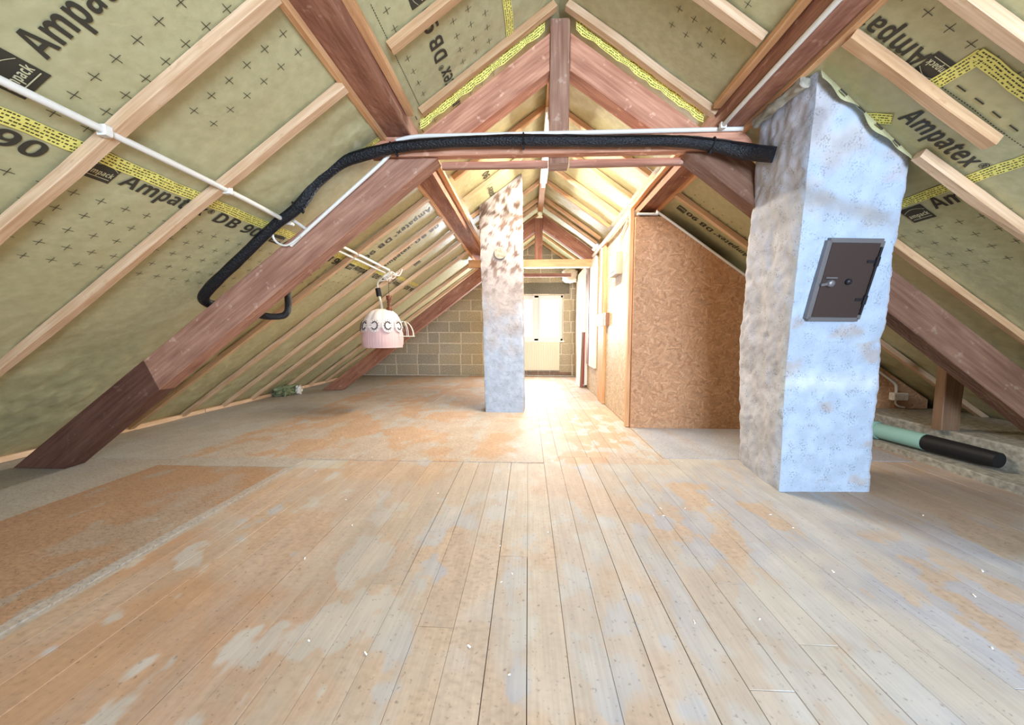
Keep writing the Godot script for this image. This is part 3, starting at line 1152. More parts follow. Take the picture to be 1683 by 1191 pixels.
# a board of the floor: bevelled top, world map on uv, own grain on uv2
func board(parent: Node, called: String, x0: float, x1: float, z0: float, z1: float, top: float, thick: float, mt: Material, along_z: bool) -> void:
	var m := Mb.new()
	var ch := 0.0012
	var off := Vector2(rng.randf(), rng.randf())
	var j := rng.randf_range(-0.001, 0.001)
	var tilt := rng.randf_range(-0.0008, 0.0008)
	var T := [Vector3(x0 + ch, top + j + tilt, z0 - ch), Vector3(x1 - ch, top + j - tilt, z0 - ch), Vector3(x1 - ch, top + j - tilt, z1 + ch), Vector3(x0 + ch, top + j + tilt, z1 + ch)]
	var B := [Vector3(x0, top + j - ch, z0), Vector3(x1, top + j - ch, z0), Vector3(x1, top + j - ch, z1), Vector3(x0, top + j - ch, z1)]
	var D := []
	for p in B:
		D.append(Vector3(p.x, top - thick, p.z))
	var c := Vector3((x0 + x1) / 2, top - thick / 2, (z0 + z1) / 2)
	m.quad(T[0], T[1], T[2], T[3], Vector3.UP)
	for i in 4:
		var k := (i + 1) % 4
		var o: Vector3 = (B[i] + B[k]) / 2 - c
		o.y = 0
		m.quad(T[i], T[k], B[k], B[i], o + Vector3.UP * 0.2)
		m.quad(B[i], B[k], D[k], D[i], o)
	for i in m.v.size():
		var p := m.v[i]
		m.t[i] = Vector2((p.x + 4.6) / 9.2, (p.z + 9.0) / 12.0)
		m.t2[i] = (Vector2(p.z / 1.0, p.x / 0.9 + p.y * 0.8) + off) if along_z else (Vector2(p.x / 0.55, p.z / 0.8 + p.y) + off)
	put(called, m, mt, parent)

func build_floor() -> void:
	var m := Mb.new()
	boxm(m, Vector3(-4.7, -0.2, ZF - 0.25), Vector3(5.0, -0.022, ZN + 0.25), 0.001)
	var fl := put("floor", m, M.under)
	tag(fl, "dusty attic floor of old planks and particle boards with pale residue", "floor", "", "structure")
	var pm := [M.plank, M.plank_b, M.plank_c]
	var qm := [M.panel, M.panel_b]
	# planks of the middle, two or three lengths each
	var x := -1.75
	while x < 3.0:
		var w := 0.125 if x + 0.25 < 3.05 else 3.05 - x
		var zend := -2.80 if x < 0.06 else -2.95
		var cuts := [ZN, rng.randf_range(-0.3, 1.2)]
		var c2 := rng.randf_range(-2.2, -0.9)
		if rng.randf() < 0.55:
			cuts.append(c2)
		cuts.append(zend)
		for i in cuts.size() - 1:
			var gap := 0.0018 if rng.randf() < 0.4 else 0.0004
			board(fl, "floor_plank", x + 0.0004, x + w - gap, cuts[i] - 0.0006, cuts[i + 1] + 0.0006, 0.0, 0.02, pm[rng.randi() % 3], true)
		x += w
	# planks beyond, towards the far window
	x = 0.125
	while x < 1.0:
		for cu in [[-2.95, -5.4], [-5.4, -8.6]]:
			board(fl, "floor_plank", x + 0.0004, x + 0.119375 - 0.0008, cu[0], cu[1] + 0.003, 0.0, 0.02, pm[rng.randi() % 3], true)
		x += 0.119375
	# particle boards
	for r in [[-2.80, -1.75, 2.2, -0.4], [-2.80, -1.75, -0.4, -2.62], [-2.80, -1.75, -2.62, -2.80],
			[-2.80, -1.36, -2.80, -5.25], [-1.36, 0.125, -2.80, -4.35], [-2.80, -1.36, -5.25, -6.6], [-1.36, 0.125, -4.35, -6.6], [-2.80, -1.36, -6.6, -8.6], [-1.36, 0.125, -6.6, -8.6],
			[-4.15, -2.80, 2.2, -0.3], [-4.15, -2.80, -0.3, -2.75], [-4.15, -2.80, -2.75, -5.2], [-4.15, -2.80, -5.2, -8.6], [1.08, 3.05, -2.95, -3.9]]:
		board(fl, "floor_panel", r[0] + 0.001, r[1] - 0.001, r[2] - 0.0012, r[3] + 0.0012, 0.004, 0.026, qm[rng.randi() % 2], false)
	# concrete step and upstand at the eaves beside the chimney
	var st := Mb.new()
	boxm(st, Vector3(3.05, -0.03, -3.9), Vector3(3.30, 0.055, ZN), 0.008)
	put("concrete_step", st, M.concrete, fl)
	var up := Mb.new()
	boxm(up, Vector3(3.30, -0.03, -3.9), Vector3(4.7, 0.235, ZN), 0.012)
	put("concrete_upstand", up, M.concrete, fl)
	# eaves lath
	var el := Mb.new()
	for k in 5:
		bar(el, Vector3(-4.05, 0.030, 1.8 - k * 2.07), Vector3(-4.05, 0.030, 1.8 - (k + 1) * 2.07 + 0.01), 0.05, 0.045, Vector3.RIGHT, 0.003, 4, 0.003)
	tag(put("trim_1", el, M.pine), "pale lath along the foot of the roof slope beside the grey floor strip", "trim", "", "structure")

func build_frame() -> void:
	# purlins with the laths that clamp the foil to them
	for si in 2:
		var side := -1.0 if si == 0 else 1.0
		var xa := XR + side * 0.977
		var xb := XR + side * 1.13
		var o := thing("purlin", "red-brown purlin over the black hose's bend, running from the lampshade side of the near truss" if si == 0 else "red-brown purlin with a white conduit along its underside, above the white chimney", "beam", Vector3((xa + xb) / 2, 2.285, 0), "purlins")
		var spans := [[2.15, -8.6]]
		for sp in spans:
			var m := Mb.new()
			var poly := PackedVector2Array([Vector2(xa, 2.285), Vector2(xb, 2.285), Vector2(xb, YR - TA * 1.13 - 0.005), Vector2(xa, YR - TA * 0.977 - 0.005)])
			prism(m, poly, sp[1], sp[0], 0.005)
			for i in m.v.size():
				m.t[i] = Vector2(m.v[i].z, m.v[i].x + m.v[i].y)
			put("timber", m, M.old2, o, o.position)
		for k in 2:
			var m2 := Mb.new()
			if k == 0:
				bar(m2, Vector3(XR + side * 1.148, 2.272, 2.1), Vector3(XR + side * 1.148, 2.272, -8.5), 0.032, 0.034, Vector3.RIGHT, 0.003, 20, 0.004)
				put("lath", m2, M.pine3, o, o.position)
			else:
				bar(m2, Vector3(XR + side * 0.952, 2.387, 2.1), Vector3(XR + side * 0.952, 2.387, -2.44), 0.045, 0.034, Vector3.RIGHT, 0.003, 12, 0.004)
				put("lath", m2, M.pine3, o, o.position)
				var m3 := Mb.new()
				bar(m3, Vector3(XR + side * 0.952, 2.387, -2.74), Vector3(XR + side * 0.952, 2.387, -8.5), 0.045, 0.034, Vector3.RIGHT, 0.003, 12, 0.004)
				put("lath", m3, M.pine3, o, o.position)
	# near truss
	truss(-2.50, XR, false)
	truss(-6.27, 0.17, true)
	# ridge lath carrying the tube
	var r := Mb.new()
	bar(r, Vector3(0.19, 2.995, -2.72), Vector3(0.19, 2.995, -6.25), 0.085, 0.05, Vector3.RIGHT, 0.004, 8, 0.003)
	tag(put("ridge_board", r, M.pine2, self, Vector3(0.19, 2.97, -4.5)), "pale board under the ridge that carries the fluorescent tube", "board")
	# stud under the roof beyond the chimney
	var st := Mb.new()
	bar(st, Vector3(3.32, 0.235, -3.05), Vector3(3.32, 0.80, -3.05), 0.14, 0.08, Vector3.RIGHT, 0.005, 3, 0.004)
	tag(put("wooden_stud", st, M.pine_dark, self, Vector3(3.32, 0.235, -3.05)), "short brown stud standing on the concrete upstand beyond the green pipe", "post")

func truss(z: float, xc: float, far: bool) -> void:
	var zp := z - 0.07
	var k := 1.0
	# roof-side offsets
	var dy_top := 0.125
	var dy_bot := 0.355
	var where := "far" if far else "near"
	for si in 2:
		var side := -1.0 if si == 0 else 1.0
		# rafter from the post down to the tie beam
		var x0 := xc + side * 0.066
		var yt := func(x: float) -> float: return YR - TA * absf(x - XR) - dy_top
		var yb := func(x: float) -> float: return YR - TA * absf(x - XR) - dy_bot
		var ytie := 2.285 if not far else 2.215
		var xt: float = XR + side * (YR - dy_top - ytie) / TA
		var xbm: float = XR + side * (YR - dy_bot - ytie) / TA
		xt = XR + side * minf(absf(xt - XR), 0.965)
		var m := Mb.new()
		var poly := PackedVector2Array([Vector2(x0, yt.call(x0)), Vector2(xt, yt.call(xt)), Vector2(xt, ytie), Vector2(xbm, ytie), Vector2(x0, yb.call(x0))])
		prism(m, poly, zp - 0.13, zp, 0.006, Vector2(side * CA, -SA))
		var lab := ""
		if not far:
			lab = "pale red rafter of the near truss on the lampshade side of the king post" if si == 0 else "pale red cracked rafter between the near king post and the white chimney"
		else:
			lab = "dark rafter of the far truss half hidden by the slim chimney" if si == 0 else "dark brown rafter of the far truss on the partition side of its king post"
		tag(put("rafter", m, M.old3 if not far else M.old2, self, Vector3(x0, ytie, zp)), lab, "beam", "truss rafters")
		# leaning strut from the floor to the tie beam
		if far and si == 1:
			continue
		var fo := 0.0 if not far else -0.0
		var xf0 := XR + side * (4.0 if not far else 3.80)
		var xf1 := XR + side * (3.60 if not far else 3.45)
		var xt0 := XR + side * (1.10 if not far else 1.02)
		var xt1 := XR + side * (0.86 if not far else 0.70)
		var yt0 := 2.145 if not far else 2.08
		if not far:
			xt0 = XR + side * 1.14
			xt1 = XR + side * 0.80
		var base := 0.006 if si == 0 else 0.235
		if si == 1:
			xf0 = XR + side * (4.0 - (0.235 / yt0) * 2.86)
			xf1 = XR + side * (3.60 - (0.235 / yt0) * 2.78)
		var ms := Mb.new()
		var pl := PackedVector2Array([Vector2(xf0, base), Vector2(xt0, yt0), Vector2(xt1, yt0), Vector2(xf1, base)])
		prism(ms, pl, z - 0.14, z - 0.01, 0.006, Vector2(side * 0.79, -0.61))
		var ls := "red-brown leaning strut that the black hose loops behind" if si == 0 and not far else ("dark leaning strut rising from the floor behind the pink lampshade" if far else "weathered brown strut sloping down behind the white chimney")
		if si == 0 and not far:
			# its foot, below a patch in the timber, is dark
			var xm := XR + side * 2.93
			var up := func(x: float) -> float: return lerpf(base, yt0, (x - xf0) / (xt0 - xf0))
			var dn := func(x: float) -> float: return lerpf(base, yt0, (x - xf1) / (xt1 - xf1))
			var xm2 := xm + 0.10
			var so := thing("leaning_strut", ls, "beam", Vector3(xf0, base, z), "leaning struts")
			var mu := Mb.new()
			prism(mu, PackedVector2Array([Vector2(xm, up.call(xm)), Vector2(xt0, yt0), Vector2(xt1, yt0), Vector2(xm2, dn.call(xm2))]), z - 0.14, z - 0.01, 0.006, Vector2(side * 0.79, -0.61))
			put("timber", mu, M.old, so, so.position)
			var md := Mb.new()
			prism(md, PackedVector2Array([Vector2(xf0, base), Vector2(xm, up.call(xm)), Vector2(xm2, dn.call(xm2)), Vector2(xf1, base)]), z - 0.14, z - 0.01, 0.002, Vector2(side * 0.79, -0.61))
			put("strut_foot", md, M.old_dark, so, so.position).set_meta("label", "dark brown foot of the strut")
			continue
		tag(put("leaning_strut", ms, M.old_brown if not far else M.old2, self, Vector3(xf0, base, z)), ls, "beam", "leaning struts")
	# king post
	var kp := Mb.new()
	var ybot := 2.122 if not far else 2.215
	var ytop := 3.02 if not far else 2.90
	bar(kp, Vector3(xc, ybot, zp - 0.06), Vector3(xc, ytop, zp - 0.06), 0.128, 0.122, Vector3.RIGHT, 0.005, 4, 0.003)
	tag(put("king_post", kp, M.old_grey if not far else M.old2, self, Vector3(xc, ybot, zp)), "greyish king post hanging above the black hose in the near truss" if not far else "dark king post of the far truss above the bright window", "beam", "king posts")
	# tie beam: a front board
	var tb := Mb.new()
	if not far:
		prism(tb, PackedVector2Array([Vector2(-1.04, 2.155), Vector2(1.44, 2.155), Vector2(1.40, 2.215), Vector2(1.335, 2.28), Vector2(-0.935, 2.28), Vector2(-1.04, 2.215)]), z - 0.065, z, 0.005)
		tag(put("tie_beam", tb, M.old3, self, Vector3(0.2, 2.19, z)), "pale red tie board crossing the attic behind the black hose", "beam", "tie beams")
		for q in [[-0.59, 0.13], [0.272, 1.02]]:
			var lb := Mb.new()
			bar(lb, Vector3(q[0], 2.135, z - 0.115), Vector3(q[1], 2.135, z - 0.115), 0.04, 0.042, Vector3.BACK, 0.004, 4, 0.003)
			tag(put("lower_tie_board", lb, M.old, self, Vector3(q[0], 2.15, z - 0.115)), "thin red board below the tie, between the leaning strut and the king post" if q[0] < 0 else "thin red board below the tie, between the king post and the white chimney", "board", "lower tie boards")
	else:
		bar(tb, Vector3(-1.0, 2.15, z - 0.06), Vector3(1.04, 2.15, z - 0.06), 0.12, 0.125, Vector3.BACK, 0.005, 6, 0.003)
		tag(put("tie_beam", tb, M.pine3, self, Vector3(0.2, 2.09, z)), "orange-brown tie beam of the far truss above the bright window", "beam", "tie beams")
		var tb2 := Mb.new()
		bar(tb2, Vector3(-0.3, 2.03, z - 0.5), Vector3(0.76, 2.03, z - 0.5), 0.05, 0.06, Vector3.BACK, 0.004)
		tag(put("tie_board", tb2, M.old, self, Vector3(0.2, 2.0, z - 0.5)), "thin reddish board just below the far tie beam", "board")

# a rough plastered shaft: rings of four corners, faces displaced, colour by face
func shaft(m: Mb, rings: Array, sub: int, rows: int, amp: Array, tint: Callable) -> void:
	var P := []
	var U := []
	var Cc := []
	var ys := []
	for k in rings.size() - 1:
		var cnt := int(rows * (rings[k + 1][0].y - rings[k][0].y))
		for i in cnt:
			ys.append([k, float(i) / cnt])
	ys.append([rings.size() - 2, 1.0])
	var offs := []
	for f in 4:
		for j in sub:
			offs.append([f, float(j) / sub])
	offs.append([3, 1.0])
	for yk in ys:
		var row := PackedVector3Array()
		var us := PackedVector2Array()
		var cc := PackedColorArray()
		var cor := []
		for f in 4:
			cor.append(rings[yk[0]][f].lerp(rings[yk[0] + 1][f], yk[1]))
		var mid: Vector3 = (cor[0] + cor[1] + cor[2] + cor[3]) / 4.0
		for of in offs:
			var f: int = of[0]
			var t: float = of[1]
			var p: Vector3 = cor[f].lerp(cor[(f + 1) % 4], t)
			var nb: Vector3 = (cor[(f + 1) % 4] - cor[f]).cross(Vector3.UP).normalized()
			if nb.dot(p - mid) < 0:
				nb = -nb
			var corner := minf(t, 1.0 - t)
			var dirn := nb.lerp((p - mid).normalized(), clampf(1.0 - corner * 12.0, 0.0, 1.0)).normalized()
			var a0: float = amp[f]
			var ae: float = lerpf(maxf(amp[f], amp[(f + 3) % 4 if t < 0.5 else (f + 1) % 4]), a0, clampf(corner * 10.0, 0.0, 1.0))
			var dsp := ae * (rough.get_noise_3d(p.x * 60.0, p.y * 34.0, p.z * 60.0) * 1.3 - 0.45 * maxf(0.0, 1.0 - absf(rough.get_noise_3d(p.x * 30.0, p.y * 14.0 + 50.0, p.z * 30.0)) * 22.0) + 0.6 * rough.get_noise_3d(p.x * 260.0, p.y * 200.0, p.z * 260.0))
			dsp -= clampf(1.0 - corner * 20.0, 0.0, 1.0) * 0.006
			if f == 3 and t >= 1.0:
				row.append(row[0])
			else:
				row.append(p + dirn * dsp)
			us.append(Vector2(f + t, p.y))
			cc.append(tint.call(f, t, p, dsp / maxf(ae, 1e-4)))
		P.append(row)
		U.append(us)
		Cc.append(cc)
	m.grid(P, 1.0, U, Cc)
	m.col = Color.WHITE
	var last: PackedVector3Array = P[P.size() - 1]
	for j in range(1, last.size() - 2):
		m.tri(last[0], last[j], last[j + 1], Vector3.UP)

func build_chimneys() -> void:
	# near chimney: upright to 0.8 m, then drawn forward to the roof
	var low := [Vector3(1.585, 0.0, -2.343), Vector3(2.161, 0.0, -2.368), Vector3(2.22, 0.0, -2.93), Vector3(1.65, 0.0, -2.92)]
	var kink := [Vector3(1.585, 0.8, -2.343), Vector3(2.161, 0.8, -2.368), Vector3(2.21, 0.8, -2.93), Vector3(1.614, 0.8, -2.92)]
	var top := []
	for q in [[1.383, -1.943], [1.911, -2.02], [1.88, -2.44], [1.362, -2.36]]:
		top.append(Vector3(q[0], YR - TA * (q[0] - XR) - 0.012, q[1]))
	var m := Mb.new()
	var tint1 := func(f: int, t: float, p: Vector3, d: float) -> Color:
		var white := Color(0.42, 0.50, 0.59)  # front whitewash, blue of the window light mixed into its colour
		var n := rough.get_noise_3d(p.x * 45.0, p.y * 70.0 + 9.0, p.z * 45.0)
		var c: Color
		if f == 0:
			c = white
			var bare := Color(0.43, 0.39, 0.36)
			c = c.lerp(bare, clampf((n - 0.22) * 5.0, 0.0, 0.85) if p.y < 1.1 else 0.0)
			c = c.lerp(Color(0.47, 0.445, 0.43), 0.85 * clampf((p.y - 1.80) * 4.0 + n * 3.0, 0.0, 1.0))
			c = c.lerp(Color(0.26, 0.235, 0.22), clampf((n - 0.12) * 4.0, 0.0, 0.6) * clampf((p.y - 1.9) * 5.0, 0.0, 1.0))
			c = c.lerp(Color(0.30, 0.275, 0.235), 0.7 * exp(-pow((p.y - 1.66 + 0.15 * (t - 0.5)) / 0.06, 2.0)) * clampf(0.5 + n * 3.0, 0.0, 1.0))
			c = c.lerp(Color(0.70, 0.74, 0.76), 0.5 * exp(-pow((p.y - 0.70) / 0.05, 2.0)))
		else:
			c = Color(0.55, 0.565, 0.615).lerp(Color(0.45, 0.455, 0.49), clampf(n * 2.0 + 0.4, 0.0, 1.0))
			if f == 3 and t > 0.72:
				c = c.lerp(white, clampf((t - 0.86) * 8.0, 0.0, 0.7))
		return c
	shaft(m, [low, kink, top], 26, 60, [0.004, 0.014, 0.016, 0.014], tint1)
	var ch := thing("chimney", "rough whitewashed chimney with a dark iron soot door, leaning forward into the roof", "chimney", low[0], "chimneys")
	put("shaft", m, M.plaster, ch, low[0])
	# flap of foil turned down round its top
	var fm := Mb.new()
	var P := []
	var U := []
	for i in 3:
		var row := PackedVector3Array()
		var us := PackedVector2Array()
		for j in 25:
			var t := j / 24.0
			var a: Vector3 = top[0].lerp(top[1], t)
			var out := 0.016 + 0.010 * sin(t * 21.0) * (i / 2.0)
			row.append(a + Vector3(0, -0.005 - 0.022 * i - 0.006 * sin(t * 13.0) * i, out + 0.006 * i))
			us.append(Vector2(t, i * 0.05))
		P.append(row)
		U.append(us)
	fm.grid(P, 1.0, U)
	put("foil_collar", fm, M.membrane, ch, low[0])
	for j in 4:
		var dk := Mb.new()
		var t := 0.18 + j * 0.19
		var a: Vector3 = top[0].lerp(top[1], t) + Vector3(0, -0.03, 0.032)
		bar(dk, a, a + (top[1] - top[0]).normalized() * 0.045, 0.002, 0.008, Vector3.BACK, 0.0005)
		put("printed_dash", dk, M.ink, ch, low[0])
	var wm := Mb.new()
	tube(wm, [top[0].lerp(top[3], 0.12) + Vector3(-0.022, -0.02, 0), top[0].lerp(top[3], 0.5) + Vector3(-0.026, -0.025, 0), top[3] + Vector3(-0.022, -0.03, 0.0)], 0.026, 14, 12, 0.022)
	put("mineral_wool", wm, M.concrete, ch, low[0])
	# soot door in the leaning face
	var bl := Vector3(1.622, 1.090, -2.268)
	var ex := Vector3(0.998, -0.012, -0.048).normalized()
	var fn := Vector3(0.042, 0.257, 0.965).normalized()
	var nn := Vector3(-0.042, -0.257, 0.965)
	fn = (kink[1] - kink[0]).cross(top[0] - kink[0]).normalized()
	if fn.z < 0: fn = -fn
	ex = (ex - fn * ex.dot(fn)).normalized()
	var ey := fn.cross(ex).normalized()
	var dw := 0.288
	var dh := 0.432
	var L := func(u: float, v: float, w: float) -> Vector3: return bl + ex * u + ey * v + fn * (w + 0.010)
	var fr := Mb.new()
	for s in [[0.0, 0.0, 0.0, dh], [dw, 0.0, dw, dh], [0.0, 0.0, dw, 0.0], [0.0, dh, dw, dh]]:
		bar(fr, L.call(s[0], s[1], 0.008), L.call(s[2], s[3], 0.008), 0.026, 0.030, ex if s[0] == s[2] else ey, 0.003)
	var door := put("soot_door", fr, M.steel, ch, low[0])
	var lf := Mb.new()
	bar(lf, L.call(dw / 2, 0.012, 0.020), L.call(dw / 2, dh - 0.012, 0.020), dw - 0.024, 0.014, ex, 0.003)
	put("door_leaf", lf, M.door, door, low[0])
	var hg := Mb.new()
	bar(hg, L.call(dw - 0.008, 0.03, 0.032), L.call(dw - 0.008, dh - 0.03, 0.032), 0.010, 0.010, ex, 0.002)
	for v in [0.09, 0.30]:
		bar(hg, L.call(dw - 0.01, v, 0.034), L.call(dw - 0.01, v + 0.05, 0.034), 0.018, 0.018, ex, 0.004)
		bar(hg, L.call(dw - 0.06, v + 0.025, 0.029), L.call(dw - 0.005, v + 0.025, 0.029), 0.004, 0.016, fn, 0.001)
	put("hinge", hg, M.steel_dark, door, low[0])
	var kn := Mb.new()
	tube(kn, [L.call(0.155, 0.215, 0.026), L.call(0.155, 0.215, 0.040), L.call(0.155, 0.215, 0.046)], [0.017, 0.016, 0.006], 14, 2)
	put("knob", kn, M.steel_dark, door, low[0])
	var lt := Mb.new()
	tube(lt, [L.call(0.055, 0.205, 0.026), L.call(0.055, 0.205, 0.046), L.call(0.055, 0.205, 0.052)], [0.022, 0.020, 0.008], 14, 2)
	bar(lt, L.call(0.005, 0.195, 0.036), L.call(0.055, 0.205, 0.036), 0.016, 0.010, ey, 0.003)
	bar(lt, L.call(0.022, 0.235, 0.034), L.call(0.085, 0.235, 0.034), 0.010, 0.008, ey, 0.002)
	put("latch", lt, M.steel, door, low[0])
	# slim chimney further back
	var a2 := [Vector3(-0.54, 0.004, -4.60), Vector3(-0.042, 0.004, -4.60), Vector3(-0.042, 0.004, -5.08), Vector3(-0.54, 0.004, -5.08)]
	var b2 := []
	for q in [[-0.60, -4.6], [-0.085, -4.6], [-0.085, -5.06], [-0.60, -5.06]]:
		b2.append(Vector3(q[0], YR - TA * absf(q[0] - XR) - 0.012, q[1]))
	var m2 := Mb.new()
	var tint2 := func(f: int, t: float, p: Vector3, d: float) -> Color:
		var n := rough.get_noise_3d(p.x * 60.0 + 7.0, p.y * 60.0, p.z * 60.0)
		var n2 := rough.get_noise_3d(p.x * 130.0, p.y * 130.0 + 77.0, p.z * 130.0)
		var daylit_wash := Color(0.45, 0.53, 0.63)  # whitewash with the blue cast of daylight painted into it
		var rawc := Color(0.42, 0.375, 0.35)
		var c := rawc.lerp(daylit_wash, clampf((1.35 - p.y) * 1.6 + n * 0.8, 0.0, 1.0))
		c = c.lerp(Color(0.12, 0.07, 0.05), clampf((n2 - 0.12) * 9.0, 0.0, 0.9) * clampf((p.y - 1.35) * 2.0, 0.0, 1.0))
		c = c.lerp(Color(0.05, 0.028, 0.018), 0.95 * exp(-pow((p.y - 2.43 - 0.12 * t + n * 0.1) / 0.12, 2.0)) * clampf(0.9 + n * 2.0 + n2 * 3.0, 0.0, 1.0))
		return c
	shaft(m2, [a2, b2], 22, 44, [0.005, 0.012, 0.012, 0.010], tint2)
	var c2 := thing("chimney", "slim flaking chimney in the middle of the floor, sooty and bare near the roof", "chimney", a2[0], "chimneys")
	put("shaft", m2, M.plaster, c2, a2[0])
	var pg := Mb.new()
	tube(pg, [Vector3(-0.345, 1.965, -4.615), Vector3(-0.345, 1.965, -4.588), Vector3(-0.345, 1.965, -4.580)], [0.078, 0.076, 0.066], 22, 2)
	put("flue_plug", pg, M.concrete, c2, a2[0])

func clip_tie(m: Mb, a: Vector3, b: Vector3, r: float) -> void:
	tube(m, [a, a.lerp(b, 0.5), b], r, 8, 1)

func build_services() -> void:
	# fluorescent lamp
	var fx := thing("fluorescent_lamp", "lit fluorescent tube lamp fixed under the ridge board", "lamp", Vector3(0.19, 2.97, -4.2))
	var hs := Mb.new()
	boxm(hs, Vector3(0.145, 2.925, -4.98), Vector3(0.235, 2.968, -3.42), 0.006)
	put("housing", hs, M.white_frame, fx, fx.position)
	var tb := Mb.new()
	tube(tb, [Vector3(0.19, 2.893, -4.94), Vector3(0.19, 2.893, -3.46)], 0.019, 16, 4)
	put("light_tube", tb, M.tube, fx, fx.position)
	var cp := Mb.new()
	boxm(cp, Vector3(0.165, 2.87, -4.975), Vector3(0.215, 2.93, -4.94), 0.004)
	put("lamp_holder", cp, M.white_frame, fx, fx.position)
	cp = Mb.new()
	boxm(cp, Vector3(0.165, 2.87, -3.46), Vector3(0.215, 2.93, -3.425), 0.004)
	put("lamp_holder", cp, M.white_frame, fx, fx.position)
	# black insulated hose
	var h := Mb.new()
	var hp := [Vector3(1.405, 2.015, -2.27), Vector3(1.303, 2.085, -2.38), Vector3(1.119, 2.15, -2.425), Vector3(0.862, 2.183, -2.435), Vector3(0.492, 2.190, -2.435), Vector3(-0.034, 2.205, -2.435), Vector3(-0.417, 2.205, -2.435), Vector3(-0.785, 2.187, -2.435), Vector3(-1.04, 2.140, -2.43), Vector3(-1.22, 2.085, -2.44), Vector3(-1.384, 1.975, -2.45), Vector3(-1.513, 1.825, -2.45), Vector3(-1.684, 1.705, -2.45), Vector3(-1.904, 1.515, -2.45), Vector3(-2.126, 1.336, -2.46), Vector3(-2.235, 1.245, -2.49), Vector3(-2.265, 1.205, -2.58), Vector3(-2.24, 1.20, -2.74), Vector3(-2.13, 1.145, -2.86), Vector3(-2.05, 1.13, -2.93), Vector3(-1.99, 1.15, -2.98), Vector3(-1.985, 1.24, -3.02), Vector3(-2.02, 1.46, -3.05)]
	var hr := [0.0410, 0.0460, 0.0369, 0.0324, 0.0342, 0.0351, 0.0324, 0.0315, 0.0351, 0.0342, 0.0324, 0.0342, 0.0315, 0.0333, 0.0342, 0.0333, 0.0306, 0.0297, 0.0270, 0.0252, 0.0252, 0.0252, 0.0252]
	tube(h, hp, hr, 18, 8, 0.004)
	var hose := put("insulated_hose", h, M.black, self, Vector3(-0.034, 2.15, -2.435))
	tag(hose, "thick black insulated hose sagging along the tie board and down beside the leaning strut", "hose")
	for q in [[Vector3(-0.86, 2.172, -2.434), 0.5], [Vector3(-0.034, 2.205, -2.435), 0.0], [Vector3(1.12, 2.15, -2.425), -0.25], [Vector3(-1.513, 1.825, -2.45), 0.8]]:
		var cm := Mb.new()
		var c: Vector3 = q[0]
		var ang: float = q[1]
		var ax := Vector3(cos(ang), sin(ang), 0)
		var ring := []
		for k in 17:
			var a := TAU * k / 16.0
			ring.append(c + (Vector3(-ax.y, ax.x, 0) * cos(a) + Vector3.BACK * sin(a)) * 0.041)
		tube(cm, ring, 0.005, 6, 2)
		bar(cm, c + Vector3(ax.y, -ax.x, 0) * 0.040 + Vector3(0, 0, 0.02), c + Vector3(ax.y, -ax.x, 0) * 0.065 + Vector3(0, 0, 0.02), 0.014, 0.008, ax, 0.002)
		put("cable_tie", cm, M.black_matt, hose, hose.position)
	# white conduits
	conduit("white conduit along the lampshade-side foil, crossing the battens near the camera", [Vector3(-1.600, 1.763, 0.2), Vector3(-1.600, 1.763, -1.0), Vector3(-1.605, 1.758, -1.98), Vector3(-1.625, 1.744, -2.56)], 0.0135, [-0.9, -1.40, -1.98, -2.5])
	conduit("white conduit beyond the leaning strut, upper of the pair ending at the lamp's junction", [Vector3(-1.622, 1.752, -3.0), Vector3(-1.628, 1.748, -3.6), Vector3(-1.640, 1.738, -4.38)], 0.0125, [-3.55])
	conduit("white conduit beyond the leaning strut, lower of the pair ending at the lamp's junction", [Vector3(-1.665, 1.722, -3.0), Vector3(-1.672, 1.716, -3.6), Vector3(-1.684, 1.706, -4.36)], 0.0125, [-3.55])
	conduit("long white conduit on top of the tie board behind the black hose", [Vector3(-0.86, 2.245, -2.485), Vector3(-0.72, 2.269, -2.486), Vector3(-0.4, 2.270, -2.486), Vector3(0.5, 2.270, -2.486), Vector3(1.15, 2.270, -2.486), Vector3(1.36, 2.269, -2.484)], 0.0135, [])
	conduit("white conduit under the purlin above the chimney", [Vector3(1.19, 2.268, -2.44), Vector3(1.185, 2.268, -2.2), Vector3(1.18, 2.268, -1.5), Vector3(1.18, 2.268, -0.2)], 0.0125, [-2.0])
	conduit("white conduit down the top edge of the leaning strut", [Vector3(-0.90, 2.19, -2.488), Vector3(-0.935, 2.135, -2.488), Vector3(-1.116, 1.985, -2.488), Vector3(-1.30, 1.835, -2.488), Vector3(-1.525, 1.650, -2.488), Vector3(-1.60, 1.585, -2.488)], 0.012, [])
	conduit("short white conduit between the hose and the leaning strut", [Vector3(-1.60, 1.765, -2.52), Vector3(-1.50, 1.70, -2.50)], 0.010, [])
	conduit("white cable loop below the hose at the leaning strut", [Vector3(-1.52, 1.645, -2.475), Vector3(-1.62, 1.585, -2.475), Vector3(-1.70, 1.62, -2.475), Vector3(-1.71, 1.70, -2.475), Vector3(-1.66, 1.73, -2.49)], 0.007, [])
	conduit("grey-white conduit along the top of the orange partition, bending down its slope", [Vector3(1.09, 2.19, -3.885), Vector3(1.29, 2.185, -3.885), Vector3(1.36, 2.16, -3.885), Vector3(2.23, 1.54, -3.885), Vector3(3.0, 0.995, -3.885), Vector3(3.50, 0.64, -3.885), Vector3(3.69, 0.50, -3.885), Vector3(3.72, 0.44, -3.885), Vector3(3.72, 0.39, -3.885)], 0.012, [])
	conduit("short white cable hanging below the grey junction box", [Vector3(3.725, 0.325, -3.885), Vector3(3.725, 0.29, -3.885), Vector3(3.75, 0.262, -3.88), Vector3(3.80, 0.250, -3.87)], 0.009, [])
	var jb := Mb.new()
	boxm(jb, Vector3(3.67, 0.325, -3.90), Vector3(3.80, 0.40, -3.84), 0.006)
